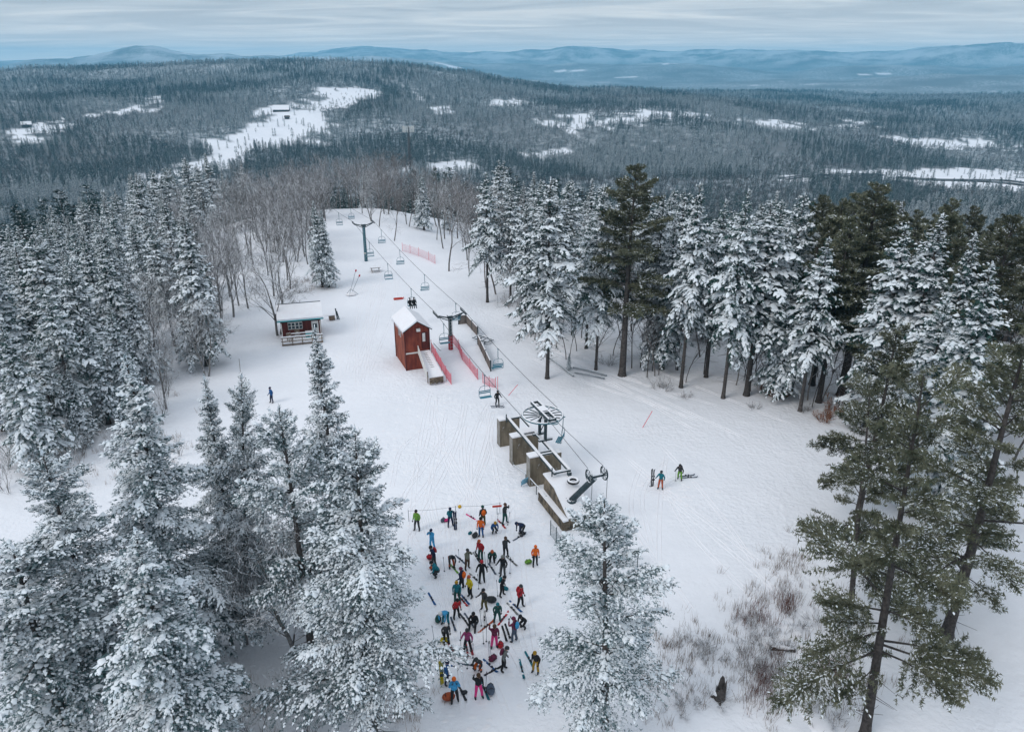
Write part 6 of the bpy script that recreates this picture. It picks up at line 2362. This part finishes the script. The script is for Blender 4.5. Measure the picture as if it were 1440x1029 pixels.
for px, py, s in ((958, 965, 1.1), (985, 935, .8), (1110, 890, 1.2), (1085, 905, .9), (940, 985, .9), (1130, 915, .8), (1165, 925, .9), (1150, 1015, 1.2), (1205, 935, .7), (1060, 990, .8), (925, 950, .7)):
    g = on_ground(px, py)
    o = thing('snow_mound', 'rounded snow mound over brush on the brush slope', 'snow mound', g - UZ * .06, rngs.uniform(0, 6), 'snow mounds on the brush slope')
    m = MB().ball((0, 0, 0), s * .62, 16, 7, sc=(1.5, .9, .42), zmin=-.1)
    m.v = [(x * (1 + .18 * math.sin(y * 5 + s)), y * (1 + .2 * math.sin(x * 4)), z * (1 + .25 * math.sin(x * 6 + y * 3))) for x, y, z in m.v]
    m.build('drift', 'snow', o, smooth=True)
    for k in range(9):
        a = rngs.uniform(0, 6.28)
        MB().tube((math.cos(a) * s * .7, math.sin(a) * s * .4, -.05), (math.cos(a) * s * .95, math.sin(a) * s * .6, rngs.uniform(.25, .6)), .014, .006, n=4).build('twig', 'twig_brown', o)
g = on_ground(1012, 982)
o = thing('tree_stump', 'broken jagged dark tree stump with snow on one side', 'stump', g, .4)
sm = MB()
n_ = 14
ring0 = [(math.cos(k * 2 * math.pi / n_) * .34, math.sin(k * 2 * math.pi / n_) * .30, -.3) for k in range(n_)]
ring1 = [(x * .8, y * .8, .45 + .55 * abs(math.sin(k * 2.3)) + (.45 if 0 <= k < 4 or k == 13 else 0)) for k, (x, y, z) in enumerate(ring0)]
sm.add(ring0 + ring1 + [(0, 0, .3)], [(k, (k + 1) % n_, n_ + (k + 1) % n_, n_ + k) for k in range(n_)] + [(n_ + k, n_ + (k + 1) % n_, 2 * n_) for k in range(n_)])
sm.build('stub', 'bark', o)
for a in (.3, 2.4, 4.1):
    MB().path([(math.cos(a) * .2, math.sin(a) * .2, .1), (math.cos(a) * .6, math.sin(a) * .55, -.1)], [.12, .04], 6).build('root', 'bark', o)
MB().ball((-.16, .1, .38), .22, 10, 6, sc=(1, .9, .8), zmin=-.2).build('snow_cap', 'snow', o, smooth=True)
for (a, b, r, lab) in (((1082, 912), (1118, 916), .16, 'short log under a roll of snow on the brush slope'), ((1166, 950), (1192, 965), .11, 'snow-capped log beside the large olive pine'), ((300, 968), (352, 975), .13, 'dark fallen branch in the snowy hollow'), ((885, 940), (915, 905), .05, 'thin dead branch leaning behind the frosted conifer')):
    p, q = on_ground(*a), on_ground(*b)
    o = thing('fallen_log', lab, 'log', p)
    d = q - p
    MB().path([UZ * r * .6, d * .5 + UZ * r * .8, d + UZ * r * .6], [r, r * .9, r * .75], 9).build('log', 'bark', o, smooth=True)
    MB().path([d * .05 + UZ * r * 1.1, d * .5 + UZ * r * 1.35, d * .95 + UZ * r * 1.05], [r * .5, r * .85, r * .4], 8).build('snow_roll', 'snow', o, smooth=True)
for px, py, s in ((1198, 905, .35), (1192, 912, .25), (1135, 915, .22), (1180, 900, .2)):
    g = on_ground(px, py)
    o = thing('stone', 'small dark stone with a snow cap near the large olive pine', 'stone', g, rngs.uniform(0, 6), 'stones near the large olive pine')
    MB().ball((0, 0, .02), s, 8, 5, sc=(1.2, .8, .6)).build('rock', 'stone', o)
    MB().ball((0, .03, s * .25), s * .9, 8, 4, sc=(1.2, .8, .5), zmin=.0).build('snow_cap', 'snow', o, smooth=True)

# ---------------------------------------------------------------- the air: blue winter haze round the whole place
hm = bpy.data.materials.new('haze')
hm.use_nodes = True
hn, hl = hm.node_tree.nodes, hm.node_tree.links
hn.clear()
ho = hn.new('ShaderNodeOutputMaterial')
hv = hn.new('ShaderNodeVolumePrincipled')
hv.inputs['Color'].default_value = (0.16, 0.64, 0.97, 1)
hv.inputs['Density'].default_value = 8.5e-5
hv.inputs['Anisotropy'].default_value = 0.0
hl.new(hv.outputs[0], ho.inputs['Volume'])
gz = [v.co.z for v in bpy.data.objects['snow_ground'].data.vertices]
z_lo, z_hi = min(gz) - 1.5, max(max(gz), CAM_H + 20) + 12
hb = MB().box((0, 0, (z_lo + z_hi) / 2), (31000, 31000, z_hi - z_lo))
tag(hb.build('haze', hm), 'thin blue winter haze filling the air over the valley', 'haze', kind='stuff')
for o in SC.objects:
    for md in o.modifiers:
        md.show_viewport = True
